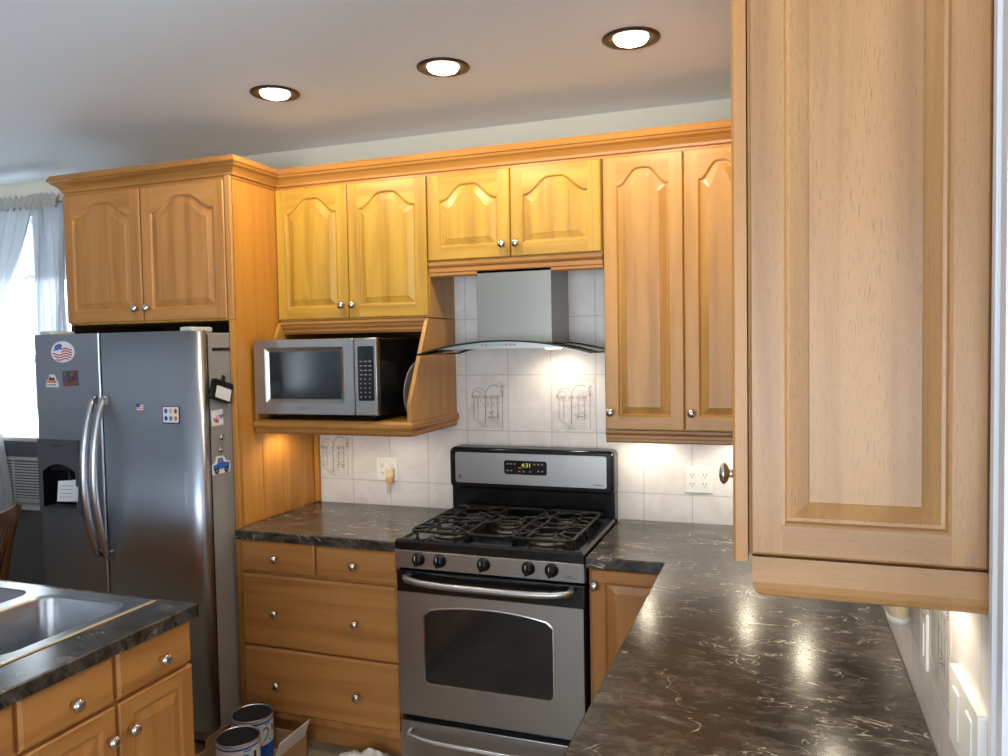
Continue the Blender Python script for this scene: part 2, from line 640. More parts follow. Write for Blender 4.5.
def door(name, parent, F, w, h, mats, arch=0.065, t=0.02, fr=0.052, knob_at=None, top_margin=0.045, kds=1.0):
    """raised-panel door. F(a,b,c): a right, b up, c outwards (0 = front face). mats = (stile, rail, panel)"""
    bm = B()
    c = 0.004
    # outer shell
    back = verts(bm, [F(a, b, -t) for a, b in ((0, 0), (w, 0), (w, h), (0, h))])
    mid = verts(bm, [F(a, b, -c) for a, b in ((0, 0), (w, 0), (w, h), (0, h))])
    fro = verts(bm, [F(a, b, 0) for a, b in ((c, c), (w - c, c), (w - c, h - c), (c, h - c))])
    bm.faces.new(back)
    bridge(bm, back, mid, 0)
    bridge(bm, mid, fro, 0)
    x0, x1, z0 = fr, w - fr, fr
    zt = h - top_margin - arch
    n = 28 if arch else 2

    def loop(ins):
        pts = [(x0 + ins, z0 + ins), (x1 - ins, z0 + ins)]
        k = (x1 - x0) / 2
        for i in range(n + 1):
            s = 1 - 2 * i / n
            u = abs(s)
            up = arch * (0.5 + 0.5 * math.cos(math.pi * min(1, u / 0.86))) if arch else 0
            # flatter dome, tight shoulders
            if arch:
                q = min(1.0, max(0.0, (0.92 - u) / 0.72))
                up = arch * (q * q * (3 - 2 * q) * 0.9 + 0.1 * (1 - u * u) * (1 if u < 0.92 else 0))
            pts.append(((x0 + x1) / 2 + s * (k - ins), zt + up - ins))
        return pts
    l1 = loop(0)
    # stiles full height, rails between
    for a0, a1 in ((c, x0), (x1, w - c)):
        face(bm, [F(a0, c), F(a1, c), F(a1, h - c), F(a0, h - c)], 0)
    face(bm, [F(x0, c), F(x1, c), F(x1, z0), F(x0, z0)], 1)
    top = l1[2:]
    for p, q in zip(top, top[1:]):
        face(bm, [F(p[0], p[1]), F(q[0], q[1]), F(q[0], h - c), F(p[0], h - c)], 1)
    prev = verts(bm, [F(a, b) for a, b in l1])
    for ins, dep, mi in ((0.004, -0.002, 1), (0.007, -0.0075, 1), (0.012, -0.0085, 2), (0.036, -0.0015, 2), (0.038, -0.0005, 2)):
        cur = verts(bm, [F(a, b, dep) for a, b in loop(ins)])
        for i in range(len(cur)):
            j = (i + 1) % len(cur)
            f = bm.faces.new((prev[i], prev[j], cur[j], cur[i]))
            f.material_index = 0 if (mi == 1 and i in (1, len(cur) - 1)) else mi
        prev = cur
    f = bm.faces.new(prev)
    f.material_index = 2
    d = obj(name, bm, mats, parent)
    if knob_at:
        ax = Vector(F(0, 0, 1)) - Vector(F(0, 0, 0))
        knob(F(knob_at[0], knob_at[1], -0.001), ax, d, 1.12, kds)
    return d


OV = ('oak_z', 'oak_x', 'oak_z')
BV = ('base_z', 'base_x', 'base_z')

# ------------------------------------------------------------------ the setting
b = B(); box(b, -4.2, 4.2, -6.2, 0.2, -0.1, 0.0); struct('floor', b, 'floor')
b = B(); box(b, -4.2, 4.2, -6.2, 0.2, H, H + 0.1); struct('ceiling', b, 'ceiling')
WX0, WX1, WZ0, WZ1 = -3.17, -2.33, 0.82, 2.48
b = B()
for q in ((-4.2, WX0, 0, H), (WX1, 4.2, 0, H), (WX0, WX1, 0, WZ0), (WX0, WX1, WZ1, H)):
    box(b, q[0], q[1], 0.008, 0.2, q[2], q[3])
struct('wall_back', b, 'wall')
b = B(); box(b, 1.711, 1.83, -2.17, 0.0075, 0, H); struct('wall_right', b, 'wall')
b = B()
for q in ((-6.2, -5.9, 0, H), (-5.9, -5.3, 0, 1.15), (-5.9, -5.3, 2.35, H), (-5.3, 0.2, 0, H)):
    box(b, -4.2, -4.0, q[0], q[1], q[2], q[3])
struct('wall_left', b, 'wall_grey')
b = B()
for q in ((-4.2, -0.7, 0, H), (2.6, 4.2, 0, H), (-0.7, 2.6, 0, 0.5), (-0.7, 2.6, 2.4, H)):
    box(b, q[0], q[1], -6.2, -6.0, q[2], q[3])
struct('wall_rear', b, 'wall_grey')
b = B()
for q in ((-6.2, -4.5, 0, H), (-2.9, 0.2, 0, H), (-4.5, -2.9, 0, 0.2), (-4.5, -2.9, 2.4, H)):
    box(b, 4.0, 4.2, q[0], q[1], q[2], q[3])
struct('wall_side', b, 'wall_grey')


def window(n, F, w, h, bars, depth=0.1):
    """frame + sashes around an opening; F(a right, b up, c into the room)"""
    bm = B()
    fwid = 0.05
    for a0, a1, b0, b1 in ((0, fwid, 0, h), (w - fwid, w, 0, h), (fwid, w - fwid, 0, fwid), (fwid, w - fwid, h - fwid, h)):
        prism(bm, [(a0, b0), (a1, b0), (a1, b1), (a0, b1)], F, -depth, 0.0)
    for a0, a1, b0, b1 in bars:
        prism(bm, [(a0, b0), (a1, b0), (a1, b1), (a0, b1)], F, -depth * 0.7, -depth * 0.3)
    wdw = struct('window_%d' % n, bm, 'white_trim')
    bm = B()
    face(bm, [F(fwid, fwid, -depth / 2), F(w - fwid, fwid, -depth / 2), F(w - fwid, h - fwid, -depth / 2), F(fwid, h - fwid, -depth / 2)])
    struct('window_pane', bm, 'pane', wdw)
    bm = B()
    cw = 0.09
    for a0, a1, b0, b1 in ((-cw, 0, -0.02, h + 0.05), (w, w + cw, -0.02, h + 0.05), (0, w, h - 0.01, h + 0.05), (-cw - 0.02, w + cw + 0.02, -0.05, -0.02)):
        prism(bm, [(a0, b0), (a1, b0), (a1, b1), (a0, b1)], F, 0.0, 0.02 if b1 > 0 else 0.06)
    struct('window_casing', bm, 'white_trim', wdw)
    return wdw


window(1, frame_of((WX0, 0.008, WZ0), (1, 0, 0), (0, 0, 1), (0, -1, 0)), WX1 - WX0, WZ1 - WZ0, [(0.05, 0.79, 0.80, 0.85)])
window(2, frame_of((-4.0, -5.9, 1.15), (0, 1, 0), (0, 0, 1), (1, 0, 0)), 0.6, 1.2, [(0.05, 0.55, 0.57, 0.62)])
b = B(); box(b, -4.0, -3.985, -6.0, 0.0, 0, 0.86); struct('trim_2', b, 'reflect_band')  # unseen dark band, added to darken the refrigerator's lower reflection
b = B(); box(b, -3.984, -1.73, -0.010, 0.008, 0.112, 0.765); struct('trim_3', b, 'grey_band')  # dark grey slab over the wall below the window
window(3, frame_of((-0.7, -6.0, 0.5), (1, 0, 0), (0, 0, 1), (0, 1, 0)), 3.3, 1.9, [(1.07, 1.13, 0.05, 1.85), (2.17, 2.23, 0.05, 1.85)])
window(4, frame_of((4.0, -4.5, 0.2), (0, 1, 0), (0, 0, 1), (-1, 0, 0)), 1.6, 2.2, [(0.77, 0.83, 0.05, 2.15)])

# tiled backsplash (face on y = 0 and x = 1.705)
b = B(); box(b, -0.773, 1.711, 0.0, 0.008, 0.90, 2.06); o = struct('backsplash_back', b, 'tile_back')
b = B(); box(b, 1.705, 1.711, -2.118, -0.001, 0.90, 1.45); o = struct('backsplash_right', b, 'tile_right')
# white door casing that ends the right wall
b = B()
prof = [(0.0, -2.205), (0.0, -2.120), (-0.006, -2.124), (-0.011, -2.132), (-0.011, -2.150), (-0.006, -2.154), (-0.006, -2.170), (-0.010, -2.174), (-0.010, -2.2)]
Fc = frame_of((1.7115, 0, 0), (1, 0, 0), (0, 1, 0), (0, 0, 1))
prism(b, [(x, y) for x, y in prof], Fc, 0.0, H)
box(b, 1.712, 1.835, -2.205, -2.1705, 0, H)
struct('trim_1', b, 'white_trim')
b = B(); box(b, -4.0, -1.75, -0.008, 0.008, 0, 0.11); struct('baseboard_back', b, 'white_trim')


# picture tiles: pale tile face with a line drawing of an arcade in grey ink
def picture_tile(F, w, h, label, seed):
    rnd = random.Random(seed)
    bm = B()
    prism(bm, [(0.004, 0.004), (w - 0.004, 0.004), (w - 0.004, h - 0.004), (0.004, h - 0.004)], F, -0.003, 0.0008, 0)

    def ink(pts, t=0.0011):
        for (a0, b0), (a1, b1) in zip(pts, pts[1:]):
            d = Vector((a1 - a0, b1 - b0))
            if d.length < 1e-6:
                continue
            d.normalize()
            nx, ny = -d.y * t * 0.62, d.x * t * 0.62
            face(bm, [F(a0 + nx, b0 + ny, 0.0013), F(a1 + nx, b1 + ny, 0.0013), F(a1 - nx, b1 - ny, 0.0013), F(a0 - nx, b0 - ny, 0.0013)], 1)

    def arc(cx, cy, r, a0, a1, t=0.0011, n=12):
        ink([(cx + r * math.cos(R(a0 + (a1 - a0) * i / n)), cy + r * 1.25 * math.sin(R(a0 + (a1 - a0) * i / n))) for i in range(n + 1)], t)
    W, Hh = w, h
    # frame-like right side post and ground
    ink([(W * .86, Hh * .05), (W * .87, Hh * .72)], 0.002)
    for k in range(9):
        y = Hh * (0.62 + 0.022 * k)
        ink([(W * (.80 + .05 * rnd.random()), y), (W * (.88 + .04 * rnd.random()), y + Hh * .02)], 0.0016)
    arc(W * .66, Hh * .62, W * .2, 60, 185, 0.0022)
    arc(W * .30, Hh * .60, W * .17, 30, 180, 0.0016)
    arc(W * .25, Hh * .60, W * .11, 30, 180, 0.0014)
    for cx in (.17, .27, .45, .60, .74):
        tt = 0.0024 if cx == .45 else 0.0014
        ink([(W * cx, Hh * (.22 if cx != .45 else .12)), (W * cx, Hh * .60)], tt)
        ink([(W * (cx + .02), Hh * .24), (W * (cx + .02), Hh * .58)], 0.0008)
        for k in range(5):
            ink([(W * (cx - .05), Hh * (.58 + .012 * k)), (W * (cx + .055), Hh * (.585 + .012 * k))], 0.0009)
    for k in range(46):
        x = W * (.14 + .68 * rnd.random()); y = Hh * (.40 + .2 * rnd.random())
        ink([(x, y), (x + W * .05 * (rnd.random() - .5), y + Hh * .06 * rnd.random())], 0.001)
    for k in range(26):
        x = W * (.50 + .25 * rnd.random()); y = Hh * (.22 + .12 * rnd.random())
        ink([(x, y), (x + W * .06, y + Hh * .02 * (rnd.random() - .5))], 0.0012)
    ink([(W * .15, Hh * .21), (W * .45, Hh * .06)], 0.001)
    ink([(W * .15, Hh * .25), (W * .52, Hh * .05)], 0.001)
    for k in range(6):
        y = Hh * (.06 + .03 * k)
        ink([(W * (.2 + .04 * k), y), (W * .8, y + Hh * .01)], 0.0007)
    p = obj('picture_tile', bm, [M['tile_face'], 'picture_ink'], None, F(w / 2, 0, 0))
    tag(p, label, 'tile', 'decorated backsplash tiles')


def mk_face_tile():
    m = new_mat('picture_tile_glaze', (0.68, 0.63, 0.59), 0.3)
    n = noise(m, coords(m, (1, 1, 1)), 14.0, 4, 0.6, 1.0)
    r = ramp(m, [(0.3, (0.58, 0.54, 0.50)), (0.65, (0.73, 0.69, 0.66))])
    L(m, n, r.inputs[0])
    L(m, r.outputs[0], m.node_tree.nodes['Principled BSDF'].inputs['Base Color'])
    return m


M['tile_face'] = mk_face_tile()
FB = lambda x, z: frame_of((x, 0, z), (1, 0, 0), (0, 0, 1), (0, -1, 0))
FR = lambda y, z: frame_of((1.705, y, z), (0, -1, 0), (0, 0, 1), (-1, 0, 0))
picture_tile(FB(0.05, 1.2878), 0.205, 0.2575, 'arcade picture tile behind the range, the left one of the pair', 1)
picture_tile(FB(0.46, 1.2878), 0.205, 0.2575, 'arcade picture tile behind the range, beside the tall cabinet', 2)
picture_tile(FB(-0.77, 1.0303), 0.205, 0.2575, 'arcade picture tile below the microwave shelf, beside the wooden end panel', 3)
picture_tile(FR(-1.66, 1.0303), 0.205, 0.2575, 'picture tile on the right wall, between the two white wall plates', 4)

# ------------------------------------------------------------------ ceiling lights
for x, y, lab in ((-0.412, -0.761, 'recessed ceiling light with dark ring, nearest the refrigerator'),
                  (0.303, -0.769, 'middle one of the three recessed ceiling lights'),
                  (0.974, -0.775, 'recessed ceiling light with dark ring, nearest the big oak cabinet')):
    t = thing('ceiling_light', (x, y, H), lab, 'ceiling light', 'recessed ceiling lights')
    bm = B()
    lathe(bm, [(0.055, 0.0), (0.094, 0.0), (0.094, 0.004), (0.085, 0.007), (0.058, 0.005), (0.055, 0.0)], (x, y, H), (0, 0, -1), 36)
    obj('ring', bm, 'bronze', t)
    bm = B()
    lathe(bm, [(0.056, -0.001), (0.056, 0.003), (0.050, 0.012), (0.030, 0.020), (0.0, 0.023)], (x, y, H), (0, 0, -1), 28)
    obj('bulb', bm, 'bulb', t)
    d = bpy.data.lights.new('can_lamp', 'SPOT')
    d.energy = P_CAN * 4
    d.color = WARM
    d.spot_size = R(175)
    d.spot_blend = 0.06
    d.shadow_soft_size = 0.045
    link_light('can_lamp', d, (x, y, H - 0.055), (0, 0, -1), t)


# ------------------------------------------------------------------ upper cabinets
def FY(x, y, z):     # a door facing the camera side (-y)
    return frame_of((x, y, z), (1, 0, 0), (0, 0, 1), (0, -1, 0))


YU = -0.288
ZT = 2.412


def carcass(parent, x0, x1, y0, y1, z0, z1, mat='oak_z'):
    bm = B()
    box(bm, x0, x1, y0, y1, z0, z1, 0.001, 1)
    return obj('body', bm, mat, parent)


def light_rail(parent, path, z0, hgt, mats=('oakr_x', 'oakr_y')):
    bm = B()
    pr = [(-0.03, 0.0), (-0.006, 0.0), (0.0, 0.006), (0.0, 0.016), (0.004, 0.020), (0.004, hgt * .62), (0.010, hgt * .72), (0.013, hgt * .82),
          (0.013, hgt), (-0.03, hgt)]
    if hgt < 0.03:
        pr = [(-0.03, 0.0), (0.004, 0.0), (0.010, hgt), (-0.03, hgt)]
    sweep(bm, pr, path, (0, 1), z0)
    return obj('light_rail', bm, list(mats), parent)


def puck(parent, x, y, z, power=1.0):
    bm = B()
    lathe(bm, [(0.036, 0.0), (0.036, 0.010), (0.031, 0.013), (0.029, 0.013)], (x, y, z), (0, 0, -1), 20)
    o = obj('puck_light', bm, 'nickel', parent)
    bm = B()
    lathe(bm, [(0.029, 0.012), (0.026, 0.015), (0.0, 0.016)], (x, y, z), (0, 0, -1), 20)
    obj('lens', bm, 'puck', o)
    d = bpy.data.lights.new('puck_lamp', 'SPOT')
    d.energy = P_PUCK * 4 * power
    d.color = WARM
    d.spot_size = R(155)
    d.spot_blend = 0.5
    d.shadow_soft_size = 0.025
    link_light('puck_lamp', d, (x, y, z - 0.03), (0, 0, -1), parent)


# over the refrigerator
t = thing('upper_cabinet', (-1.25, -0.3, 1.81), 'oak wall cabinet with two arched doors above the refrigerator', 'cabinet', 'oak wall cabinets')
carcass(t, -1.72, -0.798, -0.577, 0.006, 1.81, 2.43)
door('door', t, FY(-1.718, -0.597, 1.818), 0.452, 0.592, BV, knob_at=(0.452 - 0.030, 0.056))
door('door', t, FY(-1.260, -0.597, 1.818), 0.452, 0.592, BV, knob_at=(0.030, 0.056))
bm = B(); box(bm, -0.805, -0.775, -0.594, -0.578, 1.811, 2.425, 0.003, 1); obj('stile', bm, 'base_z', t)
bm = B(); box(bm, -1.72, -1.70, -0.575, 0.006, 1.40, 1.8095); box(bm, -1.699, -0.80, -0.02, 0.006, 1.40, 1.8095); obj('alcove_shade_boards', bm, 'dark_gap', t)  # added boards, coloured as the shade in the gap over the refrigerator

# tall end panel beside the refrigerator
t = thing('end_panel', (-0.785, -0.3, 0), 'tall oak panel standing between the refrigerator and the counter', 'panel')
bm = B(); box(bm, -0.797, -0.774, -0.576, 0.006, 0.0, 2.43, 0.001, 1); obj('board', bm, 'honey_z', t)
bm = B(); box(bm, -0.797, -0.773, -0.600, -0.577, 0.0, 1.808, 0.003, 1); obj('front_edge', bm, 'honey_z', t)
bm = B()
for y0, y1 in ((-0.575, -0.432), (-0.430, -0.287), (-0.285, -0.142), (-0.140, -0.03)):
    box(bm, -0.7742, -0.7705, y0, y1, 0.915, 1.31, 0.0018, 1)
obj('plank_lining', bm, 'honey_z', t)
bm = B(); box(bm, -0.7735, -0.750, -0.026, -0.0015, 0.915, 1.31, 0.003, 1); obj('corner_strip', bm, 'honey_z', t)

# above the microwave
t = thing('upper_cabinet', (-0.39, -0.15, 1.81), 'oak wall cabinet with two arched doors directly above the microwave', 'cabinet', 'oak wall cabinets')
carcass(t, -0.7725, -0.002, -0.268, -0.001, 1.808, 2.43, 'mid_z')
door('door', t, FY(-0.768, YU, 1.815), 0.374, 0.597, OV, knob_at=(0.374 - 0.028, 0.058))
door('door', t, FY(-0.391, YU, 1.815), 0.386, 0.597, OV, knob_at=(0.024, 0.058))

# above the hood
t = thing('upper_cabinet', (0.38, -0.15, 2.04), 'short oak wall cabinet with two arched doors above the range hood', 'cabinet', 'oak wall cabinets')
carcass(t, 0.0, 0.762, -0.268, -0.001, 2.040, 2.43)
door('door', t, FY(0.002, YU, 2.048), 0.374, 0.364, OV, knob_at=(0.374 - 0.030, 0.052))
door('door', t, FY(0.380, YU, 2.048), 0.380, 0.364, OV, knob_at=(0.026, 0.052))
light_rail(t, [(0.001, -0.270), (0.761, -0.270)], 1.980, 0.060)

MV = ('mid_z', 'mid_x', 'mid_z')
# tall pair in the corner
t = thing('upper_cabinet', (1.06, -0.15, 1.335), 'tall oak wall cabinet with two long arched doors right of the hood', 'cabinet', 'oak wall cabinets')
carcass(t, 0.765, 1.382, -0.268, -0.001, 1.333, 2.43)
door('door', t, FY(0.768, YU, 1.337), 0.310, 1.075, MV, knob_at=(0.024, 0.07))
door('door', t, FY(1.082, YU, 1.337), 0.276, 1.075, MV, knob_at=(0.026, 0.07))
light_rail(t, [(0.766, -0.02), (0.766, -0.268), (1.372, -0.268)][1:], 1.282, 0.051)
bm = B(); box(bm, 0.766, 0.778, -0.252, -0.003, 1.284, 1.333, 0.002, 1); obj('light_rail', bm, 'oakr_y', t)
puck(t, 0.90, -0.13, 1.333)
puck(t, 1.30, -0.12, 1.333)

PV = ('pale_z', 'pale_x', 'pale_z')
# run on the right wall, end panel to the camera
XD = 1.362
ZR = 1.358
t = thing('upper_cabinet', (1.55, -1.2, ZR), 'large near oak wall cabinet at the right with a raised panel end', 'cabinet', 'oak wall cabinets')
bm = B(); box(bm, 1.386, 1.7045, -2.100, -0.290, ZR - 0.002, 2.43, 0.001, 1); obj('body', bm, 'pale_z', t)
FX = lambda y, z: frame_of((XD, y, z), (0, -1, 0), (0, 0, 1), (-1, 0, 0))
OY = ('base_z', 'base_y', 'base_z')
for k in range(4):
    y = -0.34 - k * 0.440
    last = k == 3
    door('door', t, FX(y, ZR - 0.017), 0.436, ZT - ZR + 0.017, OY, knob_at=((0.436 - 0.05) if k % 2 else 0.05, 0.128), t=0.022, kds=0.68)
door('end_door', t, FY(1.388, -2.120, ZR + 0.001), 0.3155, ZT - ZR, PV, fr=0.046, t=0.0195)
bm = B()
pr = [(-0.03, 0.0), (-0.014, 0.0), (-0.007, 0.004), (-0.002, 0.013), (0.0, 0.024), (0.0, 0.0625), (-0.03, 0.0625)]
sweep(bm, pr, [(1.391, -0.30), (1.391, -2.119), (1.7045, -2.119)], (0, 1), ZR - 0.0647)
obj('light_rail', bm, ['pale_x', 'pale_y'], t)
puck(t, 1.51, -0.34, ZR - 0.002)
puck(t, 1.56, -1.15, ZR - 0.002, 0.8)
puck(t, 1.60, -1.93, ZR - 0.002, 1.0)

# crown moulding along all the wall cabinets
bm = B()
CR = [(0.0005, 0.0), (0.004, 0.0), (0.004, 0.010), (0.012, 0.014), (0.014, 0.024), (0.020, 0.032), (0.030, 0.042), (0.043, 0.050), (0.048, 0.058),
      (0.054, 0.060), (0.057, 0.066), (0.044, 0.088), (0.0005, 0.088)]
sweep(bm, CR, [(-1.72, -0.002), (-1.72, -0.577), (-0.774, -0.577), (-0.774, -0.268), (1.384, -0.268), (1.384, -2.10), (1.7045, -2.10)], (0, 1), 2.4135)
o = obj('crown_moulding', bm, ['oakr_x', 'oakr_y'], None, (0.3, -0.3, 2.4135))
tag(o, 'reddish oak crown moulding running along the tops of the wall cabinets', 'moulding')

# ------------------------------------------------------------------ microwave shelf
t = thing('microwave_shelf', (-0.39, -0.2, 1.31), 'open oak shelf unit with slanted sides holding the microwave', 'shelf')
bm = B()
pts = [(-0.002, 1.372), (-0.002, 1.803), (-0.286, 1.803), (-0.300, 1.79), (-0.478, 1.45), (-0.478, 1.372)]
prism(bm, pts, frame_of((0, 0, 0), (0, 1, 0), (0, 0, 1), (1, 0, 0)), -0.018, -0.001)
obj('side_panel', bm, 'mid_z', t)
bm = B()
prism(bm, pts, frame_of((0, 0, 0), (0, 1, 0), (0, 0, 1), (1, 0, 0)), -0.7695, -0.753)
obj('side_panel', bm, 'mid_z', t)
bm = B(); box(bm, -0.7695, -0.001, -0.478, -0.002, 1.352, 1.3715, 0.001, 1); obj('shelf_board', bm, 'mid_x', t)
bm = B()
sweep(bm, [(-0.03, 0.0), (-0.004, 0.0), (0.002, 0.008), (0.002, 0.022), (0.008, 0.027), (0.012, 0.036), (0.012, 0.052), (0.004, 0.060), (-0.03, 0.060)],
      [(-0.7695, -0.478), (-0.001, -0.478), (-0.001, -0.003)], (0, 1), 1.310)
obj('base_moulding', bm, ['oakr_x', 'oakr_y'], t)
bm = B()
sweep(bm, [(-0.02, 0.0), (0.0, 0.0), (0.006, 0.012), (0.006, 0.022), (0.014, 0.03), (0.016, 0.042), (0.0225, 0.046), (0.0225, 0.058), (-0.02, 0.058)],
      [(-0.752, -0.268), (-0.019, -0.268)], (0, 0), 1.748)
obj('valance', bm, ['oakr_x'], t)
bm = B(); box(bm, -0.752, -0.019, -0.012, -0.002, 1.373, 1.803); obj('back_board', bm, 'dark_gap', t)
puck(t, -0.66, -0.33, 1.351, 0.9)
puck(t, -0.25, -0.25, 1.351, 0.6)

# ------------------------------------------------------------------ microwave
MX0, MX1, MY, MZ0, MZ1 = -0.752, -0.142, -0.500, 1.398, 1.722
t = thing('microwave', (-0.45, -0.28, 1.372), 'stainless steel microwave oven standing on the open shelf', 'microwave')
bm = B(); box(bm, MX0 + .004, MX1 - .002, MY + 0.03, -0.075, MZ0, MZ1 - 0.002, 0.004, 2); obj('case', bm, 'black_gloss', t)
xs = -0.247
bm = B()
F = FY(MX0, MY, MZ0)
w, h = xs - MX0 - 0.003, MZ1 - MZ0
wx0, wx1, wz0, wz1 = 0.076, 0.434, 0.066, 0.272
outer = rr2(0.0, w, 0.0, h, 0.006, 3)
prev = verts(bm, [F(a, b_, -0.028) for a, b_ in outer])
bm.faces.new(prev)
for lp, c in ((outer, -0.003), (rr2(0.003, w - 0.003, 0.003, h - 0.003, 0.005, 3), 0.0), (rr2(wx0 - .018, wx1 + .018, wz0 - .018, wz1 + .018, 0.008, 3), 0.0),
              (rr2(wx0 - .012, wx1 + .012, wz0 - .012, wz1 + .012, 0.008, 3), -0.004), (rr2(wx0, wx1, wz0, wz1, 0.006, 3), -0.009)):
    cur = verts(bm, [F(a, b_, c) for a, b_ in lp])
    bridge(bm, prev, cur)
    prev = cur
bm.faces.new(prev)
d = obj('door', bm, 'steel', t)
bm = B(); prism(bm, rr2(wx0 + .001, wx1 - .001, wz0 + .001, wz1 - .001, 0.006, 3), F, -0.010, -0.0065); obj('window', bm, 'glass_micro', d)
bm = B(); prism(bm, [(0.225, 0.022), (0.285, 0.022), (0.285, 0.026), (0.225, 0.026)], F, -0.0005, 0.0004)
prism(bm, [(0.225, 0.030), (0.285, 0.030), (0.285, 0.033), (0.225, 0.033)], F, -0.0005, 0.0004); obj('badge', bm, 'grey_mark', d)
bm = B(); box(bm, xs, MX1, MY, MY + 0.029, MZ0, MZ1, 0.004, 2); cp = obj('control_panel', bm, 'steel', t)
F = FY(xs, MY, MZ0)
bm = B(); prism(bm, rr2(0.016, 0.092, 0.062, 0.290, 0.006, 3), F, -0.002, 0.0015); kp = obj('keypad', bm, 'black_gloss', cp)
bm = B()
for r in range(9):
    for c in range(3):
        a, b_ = 0.026 + c * 0.021, 0.076 + r * 0.0185
        ww = 0.012 if r in (5, 6, 7, 8) else 0.006
        prism(bm, [(a, b_), (a + ww, b_), (a + ww, b_ + 0.005), (a, b_ + 0.005)], F, 0.001, 0.0019)
obj('key_print', bm, 'key_mark', kp)
bm = B(); prism(bm, rr2(0.020, 0.086, 0.014, 0.050, 0.003, 2), F, -0.001, 0.002); obj('door_button', bm, 'steel', cp)
for fx, fy in ((-0.70, -0.44), (-0.19, -0.44), (-0.70, -0.12), (-0.19, -0.12)):
    bm = B(); lathe(bm, [(0.014, 0), (0.016, 0.025), (0.016, 0.0275)], (fx, fy, 1.3717), (0, 0, 1), 14); obj('foot', bm, 'black_matte', t)
# round pale lid leaning between microwave and shelf side
bm = B()
Fl = frame_of((-0.095, -0.27, 1.372), (0, 1, 0), (0.10, 0, 0.995), (0.995, 0, -0.10))
lathe(bm, [(0.0, 0.0), (0.10, 0.001), (0.122, 0.006), (0.125, 0.009), (0.121, 0.010), (0.10, 0.005), (0.0, 0.004)], Fl(0, 0.126, 0), Fl(0, 0, 1) - Fl(0, 0, 0), 32)
o = obj('plate', bm, 'lid_glass', None, (-0.09, -0.27, 1.372))
tag(o, 'round pale plate standing on edge between the microwave and shelf side', 'plate')


# ------------------------------------------------------------------ base cabinets
def drawer_front(parent, F, w, h, knobs, mats):
    bm = B()
    c = 0.009
    back = verts(bm, [F(a, b_, -0.02) for a, b_ in ((0, 0), (w, 0), (w, h), (0, h))])
    mid = verts(bm, [F(a, b_, -0.006) for a, b_ in ((0, 0), (w, 0), (w, h), (0, h))])
    fro = verts(bm, [F(a, b_, 0) for a, b_ in ((c, c), (w - c, c), (w - c, h - c), (c, h - c))])
    bm.faces.new(back); bridge(bm, back, mid); bridge(bm, mid, fro); bm.faces.new(fro)
    d = obj('drawer', bm, mats, parent)
    ax = Vector(F(0, 0, 1)) - Vector(F(0, 0, 0))
    for a, b_ in knobs:
        knob(F(a, b_, -0.001), ax, d)
    return d


YB = -0.622
t = thing('drawer_cabinet', (-0.39, -0.3, 0), 'oak base cabinet of four drawers between the end panel and the range', 'cabinet', 'oak base cabinets')
carcass(t, -0.772, -0.006, YB + 0.021, 0.006, 0.10, 0.872, 'base_z')
bm = B(); box(bm, -0.772, -0.006, -0.55, -0.52, 0.0, 0.099); obj('toe_kick', bm, 'base_x', t)
F = lambda x, z: FY(x, YB, z)
drawer_front(t, F(-0.757, 0.737), 0.367, 0.130, [(0.183, 0.064)], 'base_x')
drawer_front(t, F(-0.382, 0.737), 0.370, 0.130, [(0.185, 0.064)], 'base_x')
drawer_front(t, F(-0.757, 0.417), 0.745, 0.307, [(0.176, 0.150), (0.562, 0.146)], 'base_x')
drawer_front(t, F(-0.757, 0.135), 0.745, 0.275, [(0.176, 0.125), (0.562, 0.128)], 'base_x')

t = thing('base_cabinet', (0.92, -0.3, 0), 'oak base cabinet with a single panel door right of the range', 'cabinet', 'oak base cabinets')
carcass(t, 0.769, 1.075, YB + 0.021, 0.006, 0.10, 0.872, 'base_z')
bm = B(); box(bm, 0.769, 1.075, -0.55, -0.52, 0.0, 0.099); obj('toe_kick', bm, 'base_x', t)
door('door', t, FY(0.778, YB, 0.12), 0.285, 0.745, ('base_z', 'base_x', 'base_z'), arch=0.0, knob_at=(0.018, 0.69))

t = thing('base_cabinet', (1.39, -1.4, 0), 'long oak base cabinet under the worktop along the right wall', 'cabinet', 'oak base cabinets')
carcass(t, 1.090, 1.7045, -2.14, 0.004, 0.10, 0.872, 'base_z')
bm = B(); box(bm, 1.13, 1.16, -2.14, -0.62, 0.0, 0.099); obj('toe_kick', bm, 'base_y', t)
FX2 = lambda y, z: frame_of((1.069, y, z), (0, -1, 0), (0, 0, 1), (-1, 0, 0))
for k in range(3):
    y = -0.66 - k * 0.49
    drawer_front(t, FX2(y, 0.737), 0.48, 0.130, [(0.24, 0.064)], 'base_y')
    door('door', t, FX2(y, 0.12), 0.48, 0.605, ('base_z', 'base_y', 'base_z'), arch=0.0, knob_at=(0.44, 0.55))

